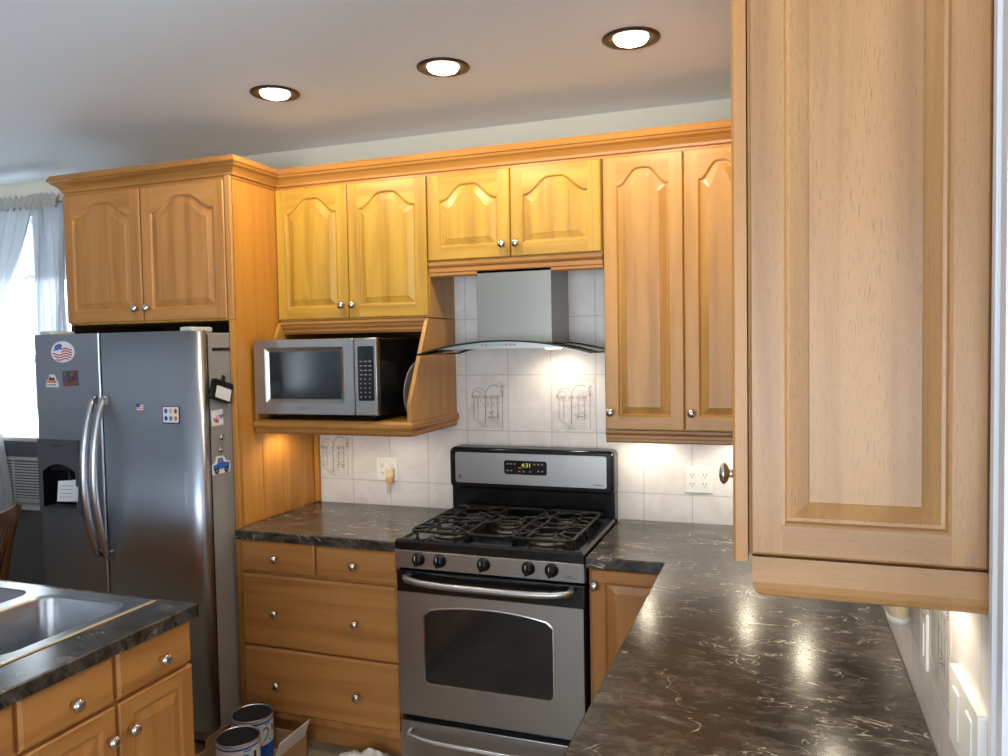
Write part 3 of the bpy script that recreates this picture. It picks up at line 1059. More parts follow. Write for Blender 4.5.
# island / sink cabinet at the lower left
t = thing('sink_cabinet', (-0.77, -2.0, 0), 'oak sink cabinet with drawers and panel doors at the lower left', 'cabinet', 'oak base cabinets')
XI = -0.262
bm = B()
box(bm, -2.05, XI - 0.021, -2.62, -1.478, 0.10, 0.66)
for q in ((-2.05, -2.03, -2.62, -1.478), (XI - 0.041, XI - 0.021, -2.62, -1.478), (-2.03, XI - 0.041, -1.498, -1.478), (-2.03, XI - 0.041, -2.62, -2.60)):
    box(bm, *q, 0.66, 0.872)
obj('body', bm, 'base_z', t)
bm = B(); box(bm, -2.0, -0.34, -2.6, -1.55, 0.0, 0.099); obj('toe_kick', bm, 'base_y', t)
FI = lambda y, z: frame_of((XI, y, z), (0, 1, 0), (0, 0, 1), (1, 0, 0))
for k in range(4):
    y = -1.752 - k * 0.290
    drawer_front(t, FI(y, 0.737), 0.278, 0.130, [(0.150 if k == 0 else 0.143, 0.056)], 'base_y')
    door('door', t, FI(y, 0.13), 0.278, 0.597, ('base_z', 'base_y', 'base_z'), arch=0.0, fr=0.045,
         knob_at=((0.03 if k % 2 == 0 else 0.248), 0.515))

# ------------------------------------------------------------------ worktops
ZC0, ZC1 = 0.8735, 0.913


def slab(bm, loop, z0=ZC0, z1=ZC1, hole=None, edge=0.004):
    """solid counter with a small eased top edge; loop counter-clockwise"""
    n = len(loop)
    P = [Vector(p) for p in loop]

    def ins(e):
        out = []
        for i in range(n):
            d1 = (P[i] - P[i - 1]).normalized(); d2 = (P[(i + 1) % n] - P[i]).normalized()
            n1 = Vector((-d1.y, d1.x)); n2 = Vector((-d2.y, d2.x))
            out.append(P[i] + (n1 + n2) / (1 + n1.dot(n2)) * e)
        return out
    lo = verts(bm, [(p.x, p.y, z0) for p in P])
    m1 = verts(bm, [(p.x, p.y, z1 - edge) for p in P])
    t1 = verts(bm, [(p.x, p.y, z1) for p in ins(edge)])
    bridge(bm, lo, m1); bridge(bm, m1, t1, 0, True, False)
    if hole:
        h1 = verts(bm, [(x, y, z1) for x, y in hole])
        h0 = verts(bm, [(x, y, z0) for x, y in hole])
        bridge(bm, t1, h1); bridge(bm, h1, h0); bridge(bm, h0, lo)
    else:
        bm.faces.new(lo); bm.faces.new(t1)


bm = B(); slab(bm, [(-0.7695, -0.637), (-0.004, -0.637), (-0.004, -0.0005), (-0.7695, -0.0005)])
o = obj('worktop', bm, 'marble', None, (-0.39, -0.3, ZC0)); tag(o, 'dark marbled worktop left of the range, below the microwave', 'worktop')
bm = B(); slab(bm, [(0.766, -0.637), (1.045, -0.637), (1.045, -2.160), (1.7043, -2.160), (1.7043, -0.0005), (0.766, -0.0005)])
o = obj('worktop', bm, 'marble', None, (1.3, -1.0, ZC0)); tag(o, 'long dark marbled worktop running toward the viewer at the right', 'worktop')
SX0, SX1, SY0, SY1 = -1.215, -0.392, -2.02, -1.487
bm = B(); slab(bm, [(-2.10, -2.66), (-0.242, -2.66), (-0.242, -1.462), (-2.10, -1.462)],
               hole=[(SX0 + .012, SY0 + .012), (SX1 - .012, SY0 + .012), (SX1 - .012, SY1 - .012), (SX0 + .012, SY1 - .012)])
o = obj('worktop', bm, 'marble', None, (-0.77, -2.0, ZC0)); tag(o, 'dark marbled worktop holding the steel sink at the lower left', 'worktop')

# double-bowl sink set into the worktop
t = thing('sink', (-0.80, -1.75, ZC1), 'stainless steel double bowl sink set in the left worktop', 'sink')
bm = B()
zr = ZC1 + 0.004
xm = (SX0 + SX1) / 2
bowls = [(xm + 0.025, SX1 - 0.035), (SX0 + 0.035, xm - 0.025)]
yb0, yb1 = SY0 + 0.05, SY1 - 0.045
# rim deck as strips around the two bowls
gx = [SX0, bowls[1][0], bowls[1][1], bowls[0][0], bowls[0][1], SX1]
gy = [SY0, yb0, yb1, SY1]
for i in range(5):
    for j in range(3):
        if j == 1 and i in (1, 3):
            continue
        face(bm, [(gx[i], gy[j], zr), (gx[i + 1], gy[j], zr), (gx[i + 1], gy[j + 1], zr), (gx[i], gy[j + 1], zr)])
lo = verts(bm, [(SX0, SY0, zr), (SX1, SY0, zr), (SX1, SY1, zr), (SX0, SY1, zr)])
l2 = verts(bm, [(SX0 - .003, SY0 - .003, ZC1 + .0005), (SX1 + .003, SY0 - .003, ZC1 + .0005), (SX1 + .003, SY1 + .003, ZC1 + .0005), (SX0 - .003, SY1 + .003, ZC1 + .0005)])
bridge(bm, lo, l2)
obj('rim', bm, 'steel_sink', t)
for x0, x1 in bowls:
    bm = B()
    def rl(e, r, z):
        return verts(bm, [(x, y, z) for x, y in rr2(x0 + e, x1 - e, yb0 + e, yb1 - e, r, 6)])
    # rim corner filler so the rounded bowl meets the square cut-out
    sq = []
    for (x, y) in rr2(x0, x1, yb0, yb1, 0.06, 6):
        cx = x0 if abs(x - x0) < 0.06 and (y < yb0 + 0.06 or y > yb1 - 0.06) else x
        sq.append((x, y))
    corners = [(x1, yb1), (x0, yb1), (x0, yb0), (x1, yb0)]
    lp = rr2(x0, x1, yb0, yb1, 0.06, 6)
    for k in range(4):
        arcp = lp[k * 7:(k + 1) * 7]
        for p, q in zip(arcp, arcp[1:]):
            face(bm, [(p[0], p[1], zr), (q[0], q[1], zr), (corners[k][0], corners[k][1], zr)])
    a = rl(0, 0.06, zr)
    for e, r, z in ((0.004, 0.058, zr - 0.003), (0.008, 0.056, zr - 0.012), (0.016, 0.052, zr - 0.14), (0.024, 0.048, zr - 0.160), (0.045, 0.04, zr - 0.172), (0.09, 0.03, zr - 0.176)):
        c = rl(e, r, z)
        bridge(bm, a, c, 0, True, True)
        a = c
    bm.faces.new(a)
    bw = obj('bowl', bm, 'steel_sink', t)
    bm = B()
    lathe(bm, [(0.0, 0), (0.03, 0.0), (0.042, 0.003), (0.045, 0.001)], ((x0 + x1) / 2, (yb0 + yb1) / 2, zr - 0.176), (0, 0, 1), 20)
    obj('drain', bm, 'chrome', bw)
bm = B(); box(bm, SX1 + 0.003, SX1 + 0.010, SY0 - 0.01, SY1 + 0.005, ZC1, ZC1 + 0.003, 0.001, 1); obj('sealant_strip', bm, 'seal', t)

# ------------------------------------------------------------------ range
t = thing('range', (0.38, -0.33, 0), 'stainless steel gas range with black cooktop between the worktops', 'range')
RX0, RX1, RY = 0.001, 0.761, -0.640
bm = B(); box(bm, RX0, RX1, -0.605, -0.012, 0.04, 0.905, 0.002, 1); obj('body', bm, 'black_matte', t)
for fx, fy in ((0.05, -0.56), (0.71, -0.56), (0.05, -0.06), (0.71, -0.06)):
    bm = B(); lathe(bm, [(0.018, 0), (0.018, 0.01), (0.01, 0.012), (0.01, 0.045)], (fx, fy, 0), (0, 0, 1), 12); obj('foot', bm, 'black_matte', t)
# cooktop tray
bm = B()
lo = [(RX0, -0.645), (RX1, -0.645), (RX1, -0.085), (RX0, -0.085)]
def cl(e, z): return verts(bm, [(RX0 + e, -0.648 + e, z), (RX1 - e, -0.648 + e, z), (RX1 - e, -0.085 - e, z), (RX0 + e, -0.085 - e, z)])
a = cl(0, 0.893); bm.faces.new(a)
for e, z in ((0.0, 0.920), (0.006, 0.930), (0.022, 0.932), (0.034, 0.924), (0.05, 0.922)):
    c = cl(e, z); bridge(bm, a, c, 0, True, False); a = c
bm.faces.new(a)
obj('cooktop', bm, 'black_gloss', t)
# burners
for bx, by, br_ in ((0.175, -0.505, 0.05), (0.585, -0.505, 0.056), (0.175, -0.225, 0.045), (0.585, -0.225, 0.04), (0.38, -0.365, 0.05)):
    bm = B(); lathe(bm, [(br_ + .018, 0), (br_ + .016, 0.006), (br_, 0.010), (br_ - 0.004, 0.014)], (bx, by, 0.922), (0, 0, 1), 24); bu = obj('burner', bm, 'burner_base', t)
    bm = B(); lathe(bm, [(br_ - 0.006, 0.0138), (br_ - .002, 0.017), (br_ - 0.006, 0.022), (0, 0.024)], (bx, by, 0.922), (0, 0, 1), 24); obj('burner_cap', bm, 'burner', bu)
# grates
def grate(x0, x1, centers):
    bm = B()
    y0, y1, z = -0.615, -0.115, 0.958
    r = 0.0062
    loop = [(x, y, z) for x, y in rr2(x0, x1, y0, y1, 0.03, 4)]
    tube(bm, loop, r, 6, closed=True)
    ym = (y0 + y1) / 2
    tube(bm, [(x0, ym, z), (x1, ym, z)], r, 6)
    for cx, cy in centers:
        q = 0.062
        tube(bm, [(cx + q * math.cos(2 * math.pi * k / 20), cy + q * math.sin(2 * math.pi * k / 20), z + .001) for k in range(20)], r * .9, 6, closed=True)
        for sx in (-1, 1):
            for sy in (-1, 1):
                # bowed fingers from the frame corners in to the ring
                ex = x0 if sx < 0 else x1
                ey = y0 if (sy < 0 and cy < ym) else (y1 if (sy > 0 and cy > ym) else ym)
                tube(bm, [(ex, cy + sy * 0.085, z), (cx + sx * 0.085, cy + sy * 0.080, z + .006), (cx + sx * .058, cy + sy * .055, z + .006), (cx + sx * .03, cy + sy * .028, z + .004)], r * .9, 6)
                tube(bm, [(cx + sx * .05, ey, z), (cx + sx * .052, cy + sy * .085, z + .005), (cx + sx * 0.044, cy + sy * 0.044, z + .005)], r * .9, 6)
        tube(bm, [(x0, cy, z), (cx - q, cy, z)], r, 6)
        tube(bm, [(x1, cy, z), (cx + q, cy, z)], r, 6)
    for fx in (x0 + .004, x1 - .004):
        for fy in (y0 + .05, ym, y1 - .05):
            tube(bm, [(fx, fy, z), (fx, fy, 0.9225)], r, 6)
    obj('grate', bm, 'iron', t)
grate(0.055, 0.285, [(0.175, -0.495), (0.175, -0.225)])
grate(0.290, 0.470, [(0.38, -0.365)])
grate(0.475, 0.707, [(0.585, -0.495), (0.585, -0.225)])
# backguard
bm = B()
box(bm, 0.003, 0.759, -0.080, -0.010, 0.906, 1.06, 0.004, 2)
bg = obj('backguard', bm, 'black_gloss', t)
bm = B()
F = FY(0, -0.105, 0)
lp = rr2(0.001, 0.761, 1.035, 1.222, 0.026, 6)
a = verts(bm, [F(x, z, -0.092) for x, z in lp]); bm.faces.new(a)
for e, c in ((0.0, -0.012), (0.004, -0.004), (0.012, 0.0)):
    cur = verts(bm, [F(x, z, c) for x, z in rr2(0.001 + e, 0.761 - e, 1.035 + e, 1.222 - e, 0.026 - e * .6, 6)])
    bridge(bm, a, cur, 0, True, True); a = cur
bm.faces.new(a)
hd = obj('console', bm, 'black_gloss', t)
bm = B(); prism(bm, rr2(0.032, 0.730, 1.062, 1.200, 0.010, 4), F, -0.002, 0.003); fp = obj('console_panel', bm, 'steel', hd)
bm = B(); prism(bm, rr2(0.268, 0.466, 1.108, 1.170, 0.010, 4), F, 0.001, 0.0045); dp = obj('display', bm, 'black_gloss', hd)
bm = B()
text(bm, '4:31', frame_of(F(0.372, 1.149), (1, 0, 0), (0, 0, 1), (0, -1, 0)), 0.026, 0.0048, 0)
obj('display_digits', bm, ['led_yellow'], dp)
bm = B()
for k, (a, b_) in enumerate(((.285, .155), (.300, .155), (.318, .155), (.410, .155), (.428, .155), (.445, .155), (.285, .125), (.302, .125), (.340, .122), (.360, .122), (.39, .122), (.428, .125), (.446, .125))):
    prism(bm, [(a - .005, 1 + b_ - .003), (a + .005, 1 + b_ - .003), (a + .005, 1 + b_ + .003), (a - .005, 1 + b_ + .003)], F, 0.0044, 0.0048, 1)
prism(bm, [(.335, 1.136), (.352, 1.136), (.352, 1.140), (.335, 1.140)], F, 0.0044, 0.0048, 2)
obj('display_print', bm, ['led_yellow', 'key_mark', 'orange'], dp)
bm = B(); prism(bm, rr2(0.046, 0.060, 1.082, 1.096, 0.002, 2), F, 0.002, 0.0036, 0); prism(bm, rr2(0.049, 0.057, 1.085, 1.093, 0.0035, 3), F, 0.0025, 0.0040, 1)
for k in range(5):
    prism(bm, [(0.674 + k * .008, 1.074), (0.680 + k * .008, 1.074), (0.682 + k * .008, 1.078), (0.676 + k * .008, 1.078)], F, 0.002, 0.0035, 0)
obj('badge', bm, ['black_ink', 'steel'], hd)
# control panel with five knobs
bm = B()
prism(bm, [(-0.645, 0.818), (-0.60, 0.818), (-0.60, 0.892), (-0.640, 0.892), (-0.649, 0.886)], frame_of((0, 0, 0), (0, 1, 0), (0, 0, 1), (1, 0, 0)), RX0, RX1)
obj('control_panel', bm, 'steel', t)
for kx in (0.104, 0.194, 0.374, 0.551, 0.640):
    bm = B(); lathe(bm, [(0.026, -0.004), (0.026, 0.004), (0.022, 0.006), (0.020, 0.022), (0.017, 0.026), (0, 0.027)], (kx, -0.648, 0.857), (0, -1, 0), 22)
    box(bm, kx - 0.006, kx + 0.006, -0.686, -0.672, 0.836, 0.879, 0.003, 2)
    kb = obj('burner_knob', bm, 'black_matte', t)
    bm = B(); box(bm, kx - 0.001, kx + 0.001, -0.6868, -0.6858, 0.862, 0.877); obj('pointer', bm, 'white', kb)
bm = B()
Fp = FY(0, -0.6472, 0)
for kx in (0.104, 0.194, 0.374, 0.551, 0.640):
    for k in range(7):
        a = R(210 - 240 * k / 6 + 20)
        px, pz = kx + 0.033 * math.cos(a), 0.857 + 0.029 * math.sin(a)
        prism(bm, [(px - .0012, pz - .0012), (px + .0012, pz - .0012), (px + .0012, pz + .0012), (px - .0012, pz + .0012)], Fp, -0.002, 0.0022)
for px, pz, pw in ((0.50, 0.832, 0.03), (0.705, 0.84, 0.03), (0.71, 0.833, 0.05)):
    prism(bm, [(px - pw / 2, pz - .0015), (px + pw / 2, pz - .0015), (px + pw / 2, pz + .0015), (px - pw / 2, pz + .0015)], Fp, -0.002, 0.0012)
obj('panel_print', bm, 'grey_mark', t)
# oven door
bm = B(); box(bm, RX0 + .001, RX1 - .001, -0.640, -0.606, 0.228, 0.806, 0.004, 2, 0)
od = obj('oven_door', bm, 'black_gloss', t)
F = FY(0, -0.6405, 0)
bm = B(); prism(bm, [(RX0 + .003, 0.232), (0.756, 0.232), (0.756, 0.722), (RX0 + .003, 0.722)], F, -0.004, 0.004); obj('steel_panel', bm, 'steel', od)
def oven_loop(e):
    x0, x1, z0, z1, r = 0.118 + e, 0.641 - e, 0.366 + e, 0.652 - e, 0.022
    pts = []
    for cx, cy, a0 in ((x0 + r, z0 + r, 180), (x1 - r, z0 + r, 270)):
        pts += [(cx + r * math.cos(R(a0 + 90 * k / 5)), cy + r * math.sin(R(a0 + 90 * k / 5))) for k in range(6)]
    for k in range(21):
        s = 1 - 2 * k / 20
        zz = z1 + 0.028 * (1 - abs(s) ** 2.2) - (0.016 if k in (0, 20) else 0)
        pts.append(((x0 + x1) / 2 + s * (x1 - x0) / 2, zz))
    return pts
bm = B()
a = verts(bm, [F(x, z, 0.0035) for x, z in oven_loop(-0.004)])
c = verts(bm, [F(x, z, 0.0058) for x, z in oven_loop(-0.001)])
d = verts(bm, [F(x, z, 0.0050) for x, z in oven_loop(0.003)])
bridge(bm, a, c, 0, True, True); bridge(bm, c, d, 0, True, True)
obj('window_rim', bm, 'chrome', od)
bm = B(); prism(bm, oven_loop(0.001), F, 0.003, 0.0052); obj('window', bm, 'glass_black', od)
def bar_handle(x0, x1, z, y0, out, r, par):
    bm = B()
    pts = []
    pts.append((x0 + .004, y0, z + 0.012))
    pts.append((x0, y0 - out * .5, z + 0.010))
    for k in range(13):
        s = k / 12
        e = 1 - (2 * s - 1) ** 4
        pts.append((x0 + .012 + (x1 - x0 - .024) * s, y0 - out * (0.75 + 0.25 * e), z + 0.006 - 0.010 * e))
    pts.append((x1, y0 - out * .5, z + 0.010))
    pts.append((x1 - .004, y0, z + 0.012))
    tube(bm, pts, r, 12)
    obj('handle', bm, 'steel_handle', par)
bar_handle(0.052, 0.715, 0.776, -0.6395, 0.055, 0.0125, od)
# warming drawer
bm = B(); box(bm, RX0 + .002, RX1 - .002, -0.642, -0.606, 0.045, 0.205, 0.004, 2); wd = obj('warming_drawer', bm, 'steel', t)
bar_handle(0.045, 0.715, 0.158, -0.6415, 0.05, 0.011, wd)

# ------------------------------------------------------------------ range hood
t = thing('range_hood', (0.382, -0.2, 1.65), 'steel chimney range hood with curved glass canopy above the range', 'range hood')
def arcz(x): return 1.702 - 0.052 * ((x - 0.382) / 0.368) ** 2
bm = B(); box(bm, 0.218, 0.546, -0.27, -0.001, 1.688, 2.039, 0.0015, 1); obj('chimney', bm, 'steel_hood', t)
bm = B()
top = [(0.10 + 0.564 * k / 24) for k in range(25)]
loop = [(x, arcz(x) - 0.0065) for x in reversed(top)] + [(0.12, 1.668), (0.645, 1.668)]
prism(bm, loop, FY(0, 0, 0), 0.001, 0.428)
hb = obj('hood_body', bm, 'steel', t)
bm = B()
Fh = FY(0, -0.428, 0)
for k in range(9):
    x = 0.30 + k * 0.017
    prism(bm, rr2(x - .005, x + .005, 1.679, 1.687, 0.002, 2), Fh, -0.001, 0.0008, 1 if k in (2, 3, 4, 5) else 0)
obj('button_display', bm, ['grey_mark', 'led_green'], hb)
bm = B()
xsq = [0.014 + 0.736 * k / 32 for k in range(33)]
U = [verts(bm, [(x, y, arcz(x)) for x in xsq]) for y in (-0.45, -0.002)]
D = [verts(bm, [(x, y, arcz(x) - 0.006) for x in xsq]) for y in (-0.45, -0.002)]
bridge(bm, U[0], U[1], 0, False, True); bridge(bm, D[0], D[1], 0, False, True)
bridge(bm, U[0], D[0], 1, False); bridge(bm, U[1], D[1], 1, False)
for q in (0, -1):
    f = bm.faces.new((U[0][q], U[1][q], D[1][q], D[0][q])); f.material_index = 1
obj('glass_canopy', bm, ['hood_glass', 'glass_edge'], t)
for lx, lit in ((0.20, False), (0.52, True)):
    bm = B(); lathe(bm, [(0.034, 0), (0.034, 0.004), (0.026, 0.005), (0, 0.005)], (lx, -0.16, 1.668), (0, 0, -1), 20)
    obj('hood_lamp', bm, 'puck' if lit else 'white', t)
d = bpy.data.lights.new('hood_spot', 'SPOT'); d.energy = P_HOOD * 4; d.color = (1, 0.86, 0.66); d.spot_size = R(150); d.spot_blend = 0.7; d.shadow_soft_size = 0.03
link_light('hood_spot', d, (0.52, -0.14, 1.652), (0, 0.25, -1), t)

# ------------------------------------------------------------------ refrigerator
t = thing('refrigerator', (-1.24, -0.45, 0), 'stainless steel side by side refrigerator under the left wall cabinet', 'refrigerator')
FX0, FX1, FY0, FZ1 = -1.690, -0.7985, -0.805, 1.763
bm = B(); box(bm, FX0 + .005, FX1, -0.738, -0.03, 0.02, 1.755, 0.004, 2); obj('case', bm, 'fridge_side', t)
FT = frame_of((0, 0, 0), (1, 0, 0), (0, 1, 0), (0, 0, 1))
xsplit = -1.304
zb = 0.10
# right door: flat front rounding into the outer edge
def door_prof(x0, x1, rl, rr_):
    pts = [(x1, -0.742), (x0, -0.742)]
    pts += [(x0 + rl - rl * math.cos(R(90 * k / 8)), FY0 + rl - rl * math.sin(R(90 * k / 8))) for k in range(9)]
    ry = min(rr_, 0.042)
    pts += [(x1 - rr_ + rr_ * math.sin(R(90 * k / 14)), FY0 + ry - ry * math.cos(R(90 * k / 14))) for k in range(15)]
    return pts
bm = B()
prism(bm, door_prof(xsplit + .004, FX1 + .002, 0.008, 0.085), FT, zb, FZ1, 0, True)
for f in bm.faces:
    if abs(f.normal.z) > 0.9 or len(f.verts) > 4:
        f.smooth = False
rd = obj('fridge_door', bm, 'steel_fridge', t)
# left door with a real recess for the dispenser
dx0, dx1, dz0, dz1 = -1.676, -1.437, 0.972, 1.302
cx0, cx1, cz0, cz1 = -1.660, -1.449, 0.995, 1.205
bm = B()
fp = door_prof(FX0, xsplit - .004, 0.02, 0.008)
prism(bm, fp, FT, zb, cz0); prism(bm, fp, FT, cz1, FZ1)
left = [(cx0, -0.742), (FX0, -0.742)] + fp[2:11] + [(cx0, FY0)]
right = [(xsplit - .004, -0.742), (cx1, -0.742), (cx1, FY0)] + fp[11:]
prism(bm, left, FT, cz0, cz1); prism(bm, right, FT, cz0, cz1)
ld = obj('freezer_door', bm, 'steel_fridge', t)
bm = B()
F = FY(0, FY0, 0)
# dispenser bezel: plate with arched opening
def disp(e):
    pts = [(cx0 + .01 - e, cz0 + .008 - e), (cx1 - .01 + e, cz0 + .008 - e)]
    for k in range(13):
        s = 1 - 2 * k / 12
        pts.append(((cx0 + cx1) / 2 + s * ((cx1 - cx0) / 2 - .01 + e), cz1 - 0.045 + e + 0.035 * (1 - s * s)))
    return pts
inner = disp(0)
ol = [(dx0, dz0), (dx1, dz0)] + [(dx1 + (dx0 - dx1) * k / 12, dz1) for k in range(13)]
a0 = verts(bm, [F(x, z, 0.0005) for x, z in ol]); a1 = verts(bm, [F(x, z, 0.010) for x, z in ol])
i1 = verts(bm, [F(x, z, 0.010) for x, z in inner]); i0 = verts(bm, [F(x, z, -0.055) for x, z in inner])
bridge(bm, a0, a1); bridge(bm, a1, i1)
bridge(bm, i1, i0, 1)
f = bm.faces.new(i0); f.material_index = 1
dz = obj('dispenser', bm, ['dark_grey', 'black_gloss'], ld)
bm = B()
box(bm, -1.62, -1.50, -0.80, -0.765, 1.165, 1.19, 0.004, 2)
tube(bm, [(-1.53, -0.785, 1.17), (-1.53, -0.775, 1.10), (-1.53, -0.768, 1.07)], 0.008, 8)
obj('dispenser_spout', bm, 'black_matte', dz)
bm = B(); box(bm, cx0 + .02, cx1 - .02, -0.815, -0.76, 0.997, 1.006, 0.002, 1); obj('drip_tray', bm, 'dark_grey', dz)
bm = B(); prism(bm, [(-1.585, 1.272), (-1.535, 1.272), (-1.535, 1.277), (-1.585, 1.277)], F, 0.0095, 0.0106); obj('badge', bm, 'black_ink', dz)
# bowed handles
for hx, par in ((-1.332, ld), (-1.277, rd)):
    bm = B()
    pts, rad = [], []
    n = 22
    prev = None
    for k in range(n + 1):
        s = k / n
        z = 1.487 - 0.683 * s
        e = math.sin(math.pi * (0.04 + 0.92 * s)) ** 0.75
        y = FY0 - 0.008 - 0.078 * e
        lp = [(hx - 0.017, y + 0.008), (hx - 0.011, y - 0.006), (hx, y - 0.010), (hx + 0.011, y - 0.006), (hx + 0.017, y + 0.008), (hx, y + 0.012)]
        cur = verts(bm, [(x, yy, z) for x, yy in lp])
        if prev:
            bridge(bm, prev, cur, 0, True, True)
        else:
            bm.faces.new(cur)
        prev = cur
    bm.faces.new(prev)
    for z in (1.478, 0.813):
        box(bm, hx - 0.013, hx + 0.013, FY0 - 0.02, FY0 + 0.0, z - 0.02, z + 0.02, 0.003, 1)
    obj('handle', bm, 'steel_handle', par)
for hx0, hx1 in ((-1.67, -1.60), (-0.895, -0.83)):
    bm = B(); box(bm, hx0, hx1, -0.785, -0.66, 1.7565, 1.780, 0.008, 3); obj('hinge_cover', bm, 'ac', t)
bm = B(); box(bm, FX0 + .02, FX1 - .02, -0.735, -0.70, 0.015, 0.095); obj('toe_grille', bm, 'black_matte', t)
bm = B(); box(bm, FX1 - .0035, FX1 + .0006, -0.738, -0.732, 0.1, 1.75); obj('gasket', bm, 'black_matte', t)

# magnets and notes, all held on the refrigerator
FD = lambda x, z: frame_of((x, FY0, z), (1, 0, 0), (0, 0, 1), (0, -1, 0))
def ellipse(a, b_, n=32, cx=0, cy=0): return [(cx + a * math.cos(2 * math.pi * k / n), cy + b_ * math.sin(2 * math.pi * k / n)) for k in range(n)]
GM = 'magnets on the refrigerator'
bm = B(); F = FD(-1.512, 1.686); prism(bm, ellipse(0.066, 0.046), F, 0.0004, 0.003, 0)
prism(bm, ellipse(0.060, 0.041), F, 0.0025, 0.0033, 0)
for k in range(5):
    z = 0.012 - k * 0.011
    lim = 0.058 * math.sqrt(max(0.05, 1 - (z / 0.041) ** 2))
    xa = -0.005 if z > 0.0 else -lim
    pts = [(xa + (lim - xa) * i / 12) for i in range(13)]
    up_ = [(x, z + 0.004 * math.sin(x * 90) + 0.0028) for x in pts]; dn = [(x, z + 0.004 * math.sin(x * 90) - 0.0028) for x in reversed(pts)]
    prism(bm, up_ + dn, F, 0.003, 0.0037, 1)
cant = [(-0.052, 0.004), (-0.006, 0.012), (0.0, 0.030), (-0.018, 0.037), (-0.040, 0.027)]
prism(bm, cant, F, 0.003, 0.0037, 2)
for sx, sz in ((-0.04, .014), (-.03, .02), (-.02, .015), (-.02, .027), (-.01, .021)):
    prism(bm, ellipse(0.0025, 0.0025, 6, sx, sz), F, 0.0035, 0.0040, 0)
for i in range(11):
    ang = R(225 + 9 * i); px, pz = 0.052 * math.cos(ang), 0.036 * math.sin(ang)
    prism(bm, ellipse(0.0016, 0.0016, 5, px, pz), F, 0.003, 0.0036, 3)
o = obj('magnet', bm, ['paper', 'red', 'blue', 'black_ink'], None, (-1.512, FY0, 1.64)); tag(o, 'oval white magnet with a waving striped flag on the freezer door', 'magnet', GM)

bm = B(); F = FD(-1.581, 1.560)
prism(bm, [(-0.034, -0.026), (0.034, -0.028), (0.034, 0.0), (0.024, 0.004), (0.016, 0.026), (-0.012, 0.028), (-0.022, 0.006), (-0.034, 0.002)], F, 0.0004, 0.003, 0)
prism(bm, [(-0.022, 0.002), (0.022, 0.001), (0.013, 0.018), (0.002, 0.012), (-0.008, 0.021)], F, 0.0025, 0.0037, 1)
prism(bm, [(-0.030, -0.008), (0.030, -0.009), (0.030, -0.001), (-0.030, 0.0)], F, 0.0025, 0.0036, 2)
for k in range(6): prism(bm, [(-0.026 + k * .009, -0.020), (-0.020 + k * .009, -0.020), (-0.020 + k * .009, -0.014), (-0.026 + k * .009, -0.014)], F, 0.0025, 0.0036, 1)
o = obj('magnet', bm, ['paper', 'brown_ink', 'orange'], None, (-1.581, FY0, 1.532)); tag(o, 'small white sign-shaped magnet with a brown and orange picture, on the freezer door', 'magnet', GM)

bm = B(); F = FD(-1.472, 1.570)
prism(bm, [(-0.044, -0.034), (0.043, -0.030), (0.041, 0.036), (-0.044, 0.032)], F, 0.0004, 0.003, 0)
prism(bm, [(-0.042, -0.032), (0.041, -0.028), (0.041, -0.012), (-0.042, -0.016)], F, 0.0025, 0.0034, 1)
rnd = random.Random(3)
for k in range(26):
    x, z = rnd.uniform(-.038, .034), rnd.uniform(-.012, .022)
    prism(bm, [(x, z), (x + .007, z), (x + .005, z + .012), (x + .001, z + .012)], F, 0.0025, 0.0036, rnd.choice([1, 2, 3, 4]))
o = obj('magnet', bm, ['dark_grey', 'brown_ink', 'red', 'black_ink', 'grey_mark'], None, (-1.472, FY0, 1.536)); tag(o, 'dark reddish photo magnet left of the handles, below the oval flag', 'magnet', GM)

bm = B(); F = FD(-1.094, 1.449)
prism(bm, [(-0.018, -0.015), (0.018, -0.015), (0.018, 0.015), (-0.018, 0.015)], F, 0.0004, 0.0025, 0)
for k in range(4): prism(bm, [(-0.018, -0.014 + k * .0085), (0.018, -0.014 + k * .0085), (0.018, -0.0105 + k * .0085), (-0.018, -0.0105 + k * .0085)], F, 0.002, 0.003, 1)
prism(bm, [(-0.018, 0.0), (0.0, 0.0), (0.0, 0.015), (-0.018, 0.015)], F, 0.002, 0.0034, 2)
o = obj('magnet', bm, ['paper', 'red', 'blue'], None, (-1.094, FY0, 1.434)); tag(o, 'tiny striped flag magnet alone on the wide right door', 'magnet', GM)

bm = B(); F = FD(-0.932, 1.420)
prism(bm, rr2(-0.044, 0.044, -0.036, 0.036, 0.006, 3), F, 0.0004, 0.0030, 0)
prism(bm, rr2(-0.040, 0.040, -0.032, 0.032, 0.004, 3), F, 0.0025, 0.0034, 1)
cells = [(2, 0), (3, 1), (4, 2), (2, 3), (5, 4), (6, 5)]
for mi, k in cells:
    cx, cz = -0.025 + 0.025 * (k % 3), (0.015 if k < 3 else -0.015)
    prism(bm, ellipse(0.0085, 0.0105, 12, cx, cz), F, 0.003, 0.0038, mi)
o = obj('magnet', bm, ['purple', 'paper', 'blue', 'yellow', 'red', 'grey_mark', 'orange'], None, (-0.932, FY0, 1.384)); tag(o, 'square purple-framed magnet with six small coloured cells on the right door', 'magnet', GM)

# paper hanging in the dispenser
bm = B(); F = frame_of((-1.505, FY0 - 0.013, 1.03), (1, 0, 0), (0, 0.06, 1), (0, -1, 0))
prism(bm, [(-0.062, 0.0), (0.058, 0.006), (0.060, 0.104), (0.02, 0.096), (-0.056, 0.090)], F, 0.0, 0.0012, 0)
for k in range(4): prism(bm, [(-0.045, 0.02 + k * .016), (0.03, 0.023 + k * .016), (0.03, 0.025 + k * .016), (-0.045, 0.022 + k * .016)], F, 0.001, 0.0016, 1)
o = obj('note', bm, ['paper', 'key_mark'], None, (-1.505, FY0 - 0.013, 1.03)); tag(o, 'white paper note stuck over the dispenser of the freezer door', 'note')

